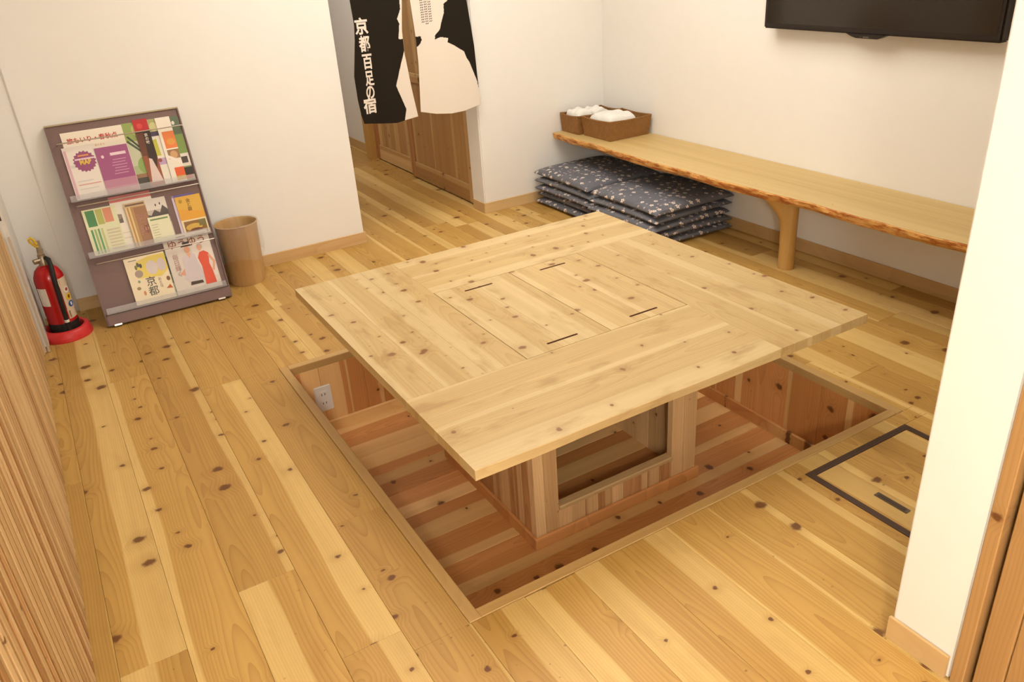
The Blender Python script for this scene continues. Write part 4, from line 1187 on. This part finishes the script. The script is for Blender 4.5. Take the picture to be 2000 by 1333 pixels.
LL = [(0.900, 1.241), (0.905, 1.124), (0.897, 1.053), (0.867, 0.885), (0.868, 0.771), (0.875, 0.692), (0.885, 0.646)]
LR = [(1.184, 0.640), (1.164, 0.794), (1.152, 0.924), (1.147, 0.97), (1.148, 1.075), (1.167, 1.218)]
LH = [(0.885, 0.646), (0.978, 0.632), (1.064, 0.623), (1.184, 0.640)]
LA = [(1.154, 1.3), (1.154, 1.219), (1.153, 1.178), (1.13, 1.132), (1.139, 1.112), (1.125, 1.037), (1.20, 1.036), (1.20, 1.3)]
LB = [(1.146, 0.975), (1.127, 0.927), (1.085, 0.81), (1.125, 0.686), (1.101, 0.60), (1.25, 0.60), (1.25, 0.975)]
def colL(x, z): return CREAM if inside((x, z), LA) or inside((x, z), LB) else INK
RL_ = [(1.218, 1.214), (1.225, 1.091), (1.229, 1.016), (1.229, 0.902), (1.22, 0.76), (1.213, 0.656)]
RR = [(1.539, 1.185), (1.55, 1.083), (1.562, 0.953), (1.566, 0.793), (1.575, 0.646)]
RH = [(1.213, 0.656), (1.293, 0.636), (1.386, 0.624), (1.466, 0.626), (1.575, 0.646)]
RD = [(1.45, 1.23), (1.422, 1.193), (1.4, 1.18), (1.398, 1.138), (1.377, 1.088), (1.366, 1.058), (1.335, 1.033), (1.332, 1.012), (1.366, 1.021), (1.41, 1.011), (1.402, 0.991), (1.436, 0.973), (1.493, 0.935), (1.506, 0.9), (1.52, 0.879), (1.561, 0.773), (1.567, 0.738), (1.7, 0.73), (1.7, 1.23)]
RB = [(1.20, 1.039), (1.255, 1.036), (1.259, 1.018), (1.248, 0.999), (1.231, 0.986), (1.20, 0.986)]
def colR(x, z): return INK if inside((x, z), RD) or inside((x, z), RB) else CREAM
lp, ly = noren_panel('noren_panel', 'dark doorway curtain panel with white vertical characters, left half', LL, LR, LH, colL, 0.4)
rp, ry = noren_panel('noren_panel', 'mostly white doorway curtain panel with dark shape, right half', RL_, RR, RH, colR, 2.2)
def cloth_print(name, tris, yat, parent, col):
    vs = []; fs = []
    for t_ in tris:
        o = len(vs)
        for x, z in t_: vs.append((x, yat(x, z) - 0.0022, z))
        fs.append((o, o + 1, o + 2))
    me = bpy.data.meshes.new(name); me.from_pydata(vs, [], fs)
    at = me.color_attributes.new('ink', 'FLOAT_COLOR', 'CORNER')
    at.data.foreach_set('color', list(col) * (3 * len(fs)))
    me.materials.append(M['dye'])
    return link(name, me, parent)
chars = []
for ch, cx, cz, sx, sy in (('京', 0.940, 1.118, 0.068, 0.080), ('都', 0.945, 1.034, 0.058, 0.078), ('百', 0.948, 0.948, 0.050, 0.074), ('足', 0.947, 0.866, 0.046, 0.074), ('の', 0.942, 0.797, 0.044, 0.066), ('宿', 0.930, 0.732, 0.070, 0.082)):
    g_ = glyphs(ch, 1.0, 0.028)
    xs = [p[0] for t_ in g_ for p in t_]; ys = [p[1] for t_ in g_ for p in t_]
    if not xs: continue
    mx, my = (min(xs) + max(xs)) / 2, (min(ys) + max(ys)) / 2; dx, dy = max(xs) - min(xs), max(ys) - min(ys)
    chars += [[(cx + (px - mx) / dx * sx, cz + (py - my) / dy * sy) for px, py in t_] for t_ in g_]
o = cloth_print('lettering', chars, ly, lp, CREAM); o['label'] = 'white brushed vertical characters'
ht = []
for x0, rows_ in ((1.268, 12), (1.290, 13), (1.312, 11)):
    zb = 1.100 if x0 != 1.290 else 1.090
    for r_ in range(rows_ + 3):
        z = zb + r_ * 0.0115
        for dx in (0.0, 0.009):
            a, b2, c, d = (x0 + dx, z), (x0 + dx + 0.006, z + 0.004), (x0 + dx + 0.006, z + 0.0085), (x0 + dx, z + 0.0045)
            ht += [[a, b2, c], [a, c, d]]
cloth_print('hatched_motif', ht, ry, rp, INK)
rod = MB().tube([(0.70, NY, ZT + 0.012), (1.74, NY, ZT + 0.012)], 0.012, 14).build('curtain_rod', M['leg'], None, smooth=True)
tag(rod, 'round wooden rod carrying the doorway curtain above the picture', 'rod')
for x in (0.71, 1.73):
    MB().box((x - 0.006, NY, ZT + 0.004), (x + 0.006, YR, ZT + 0.02)).build('bracket', M['brass'], rod)
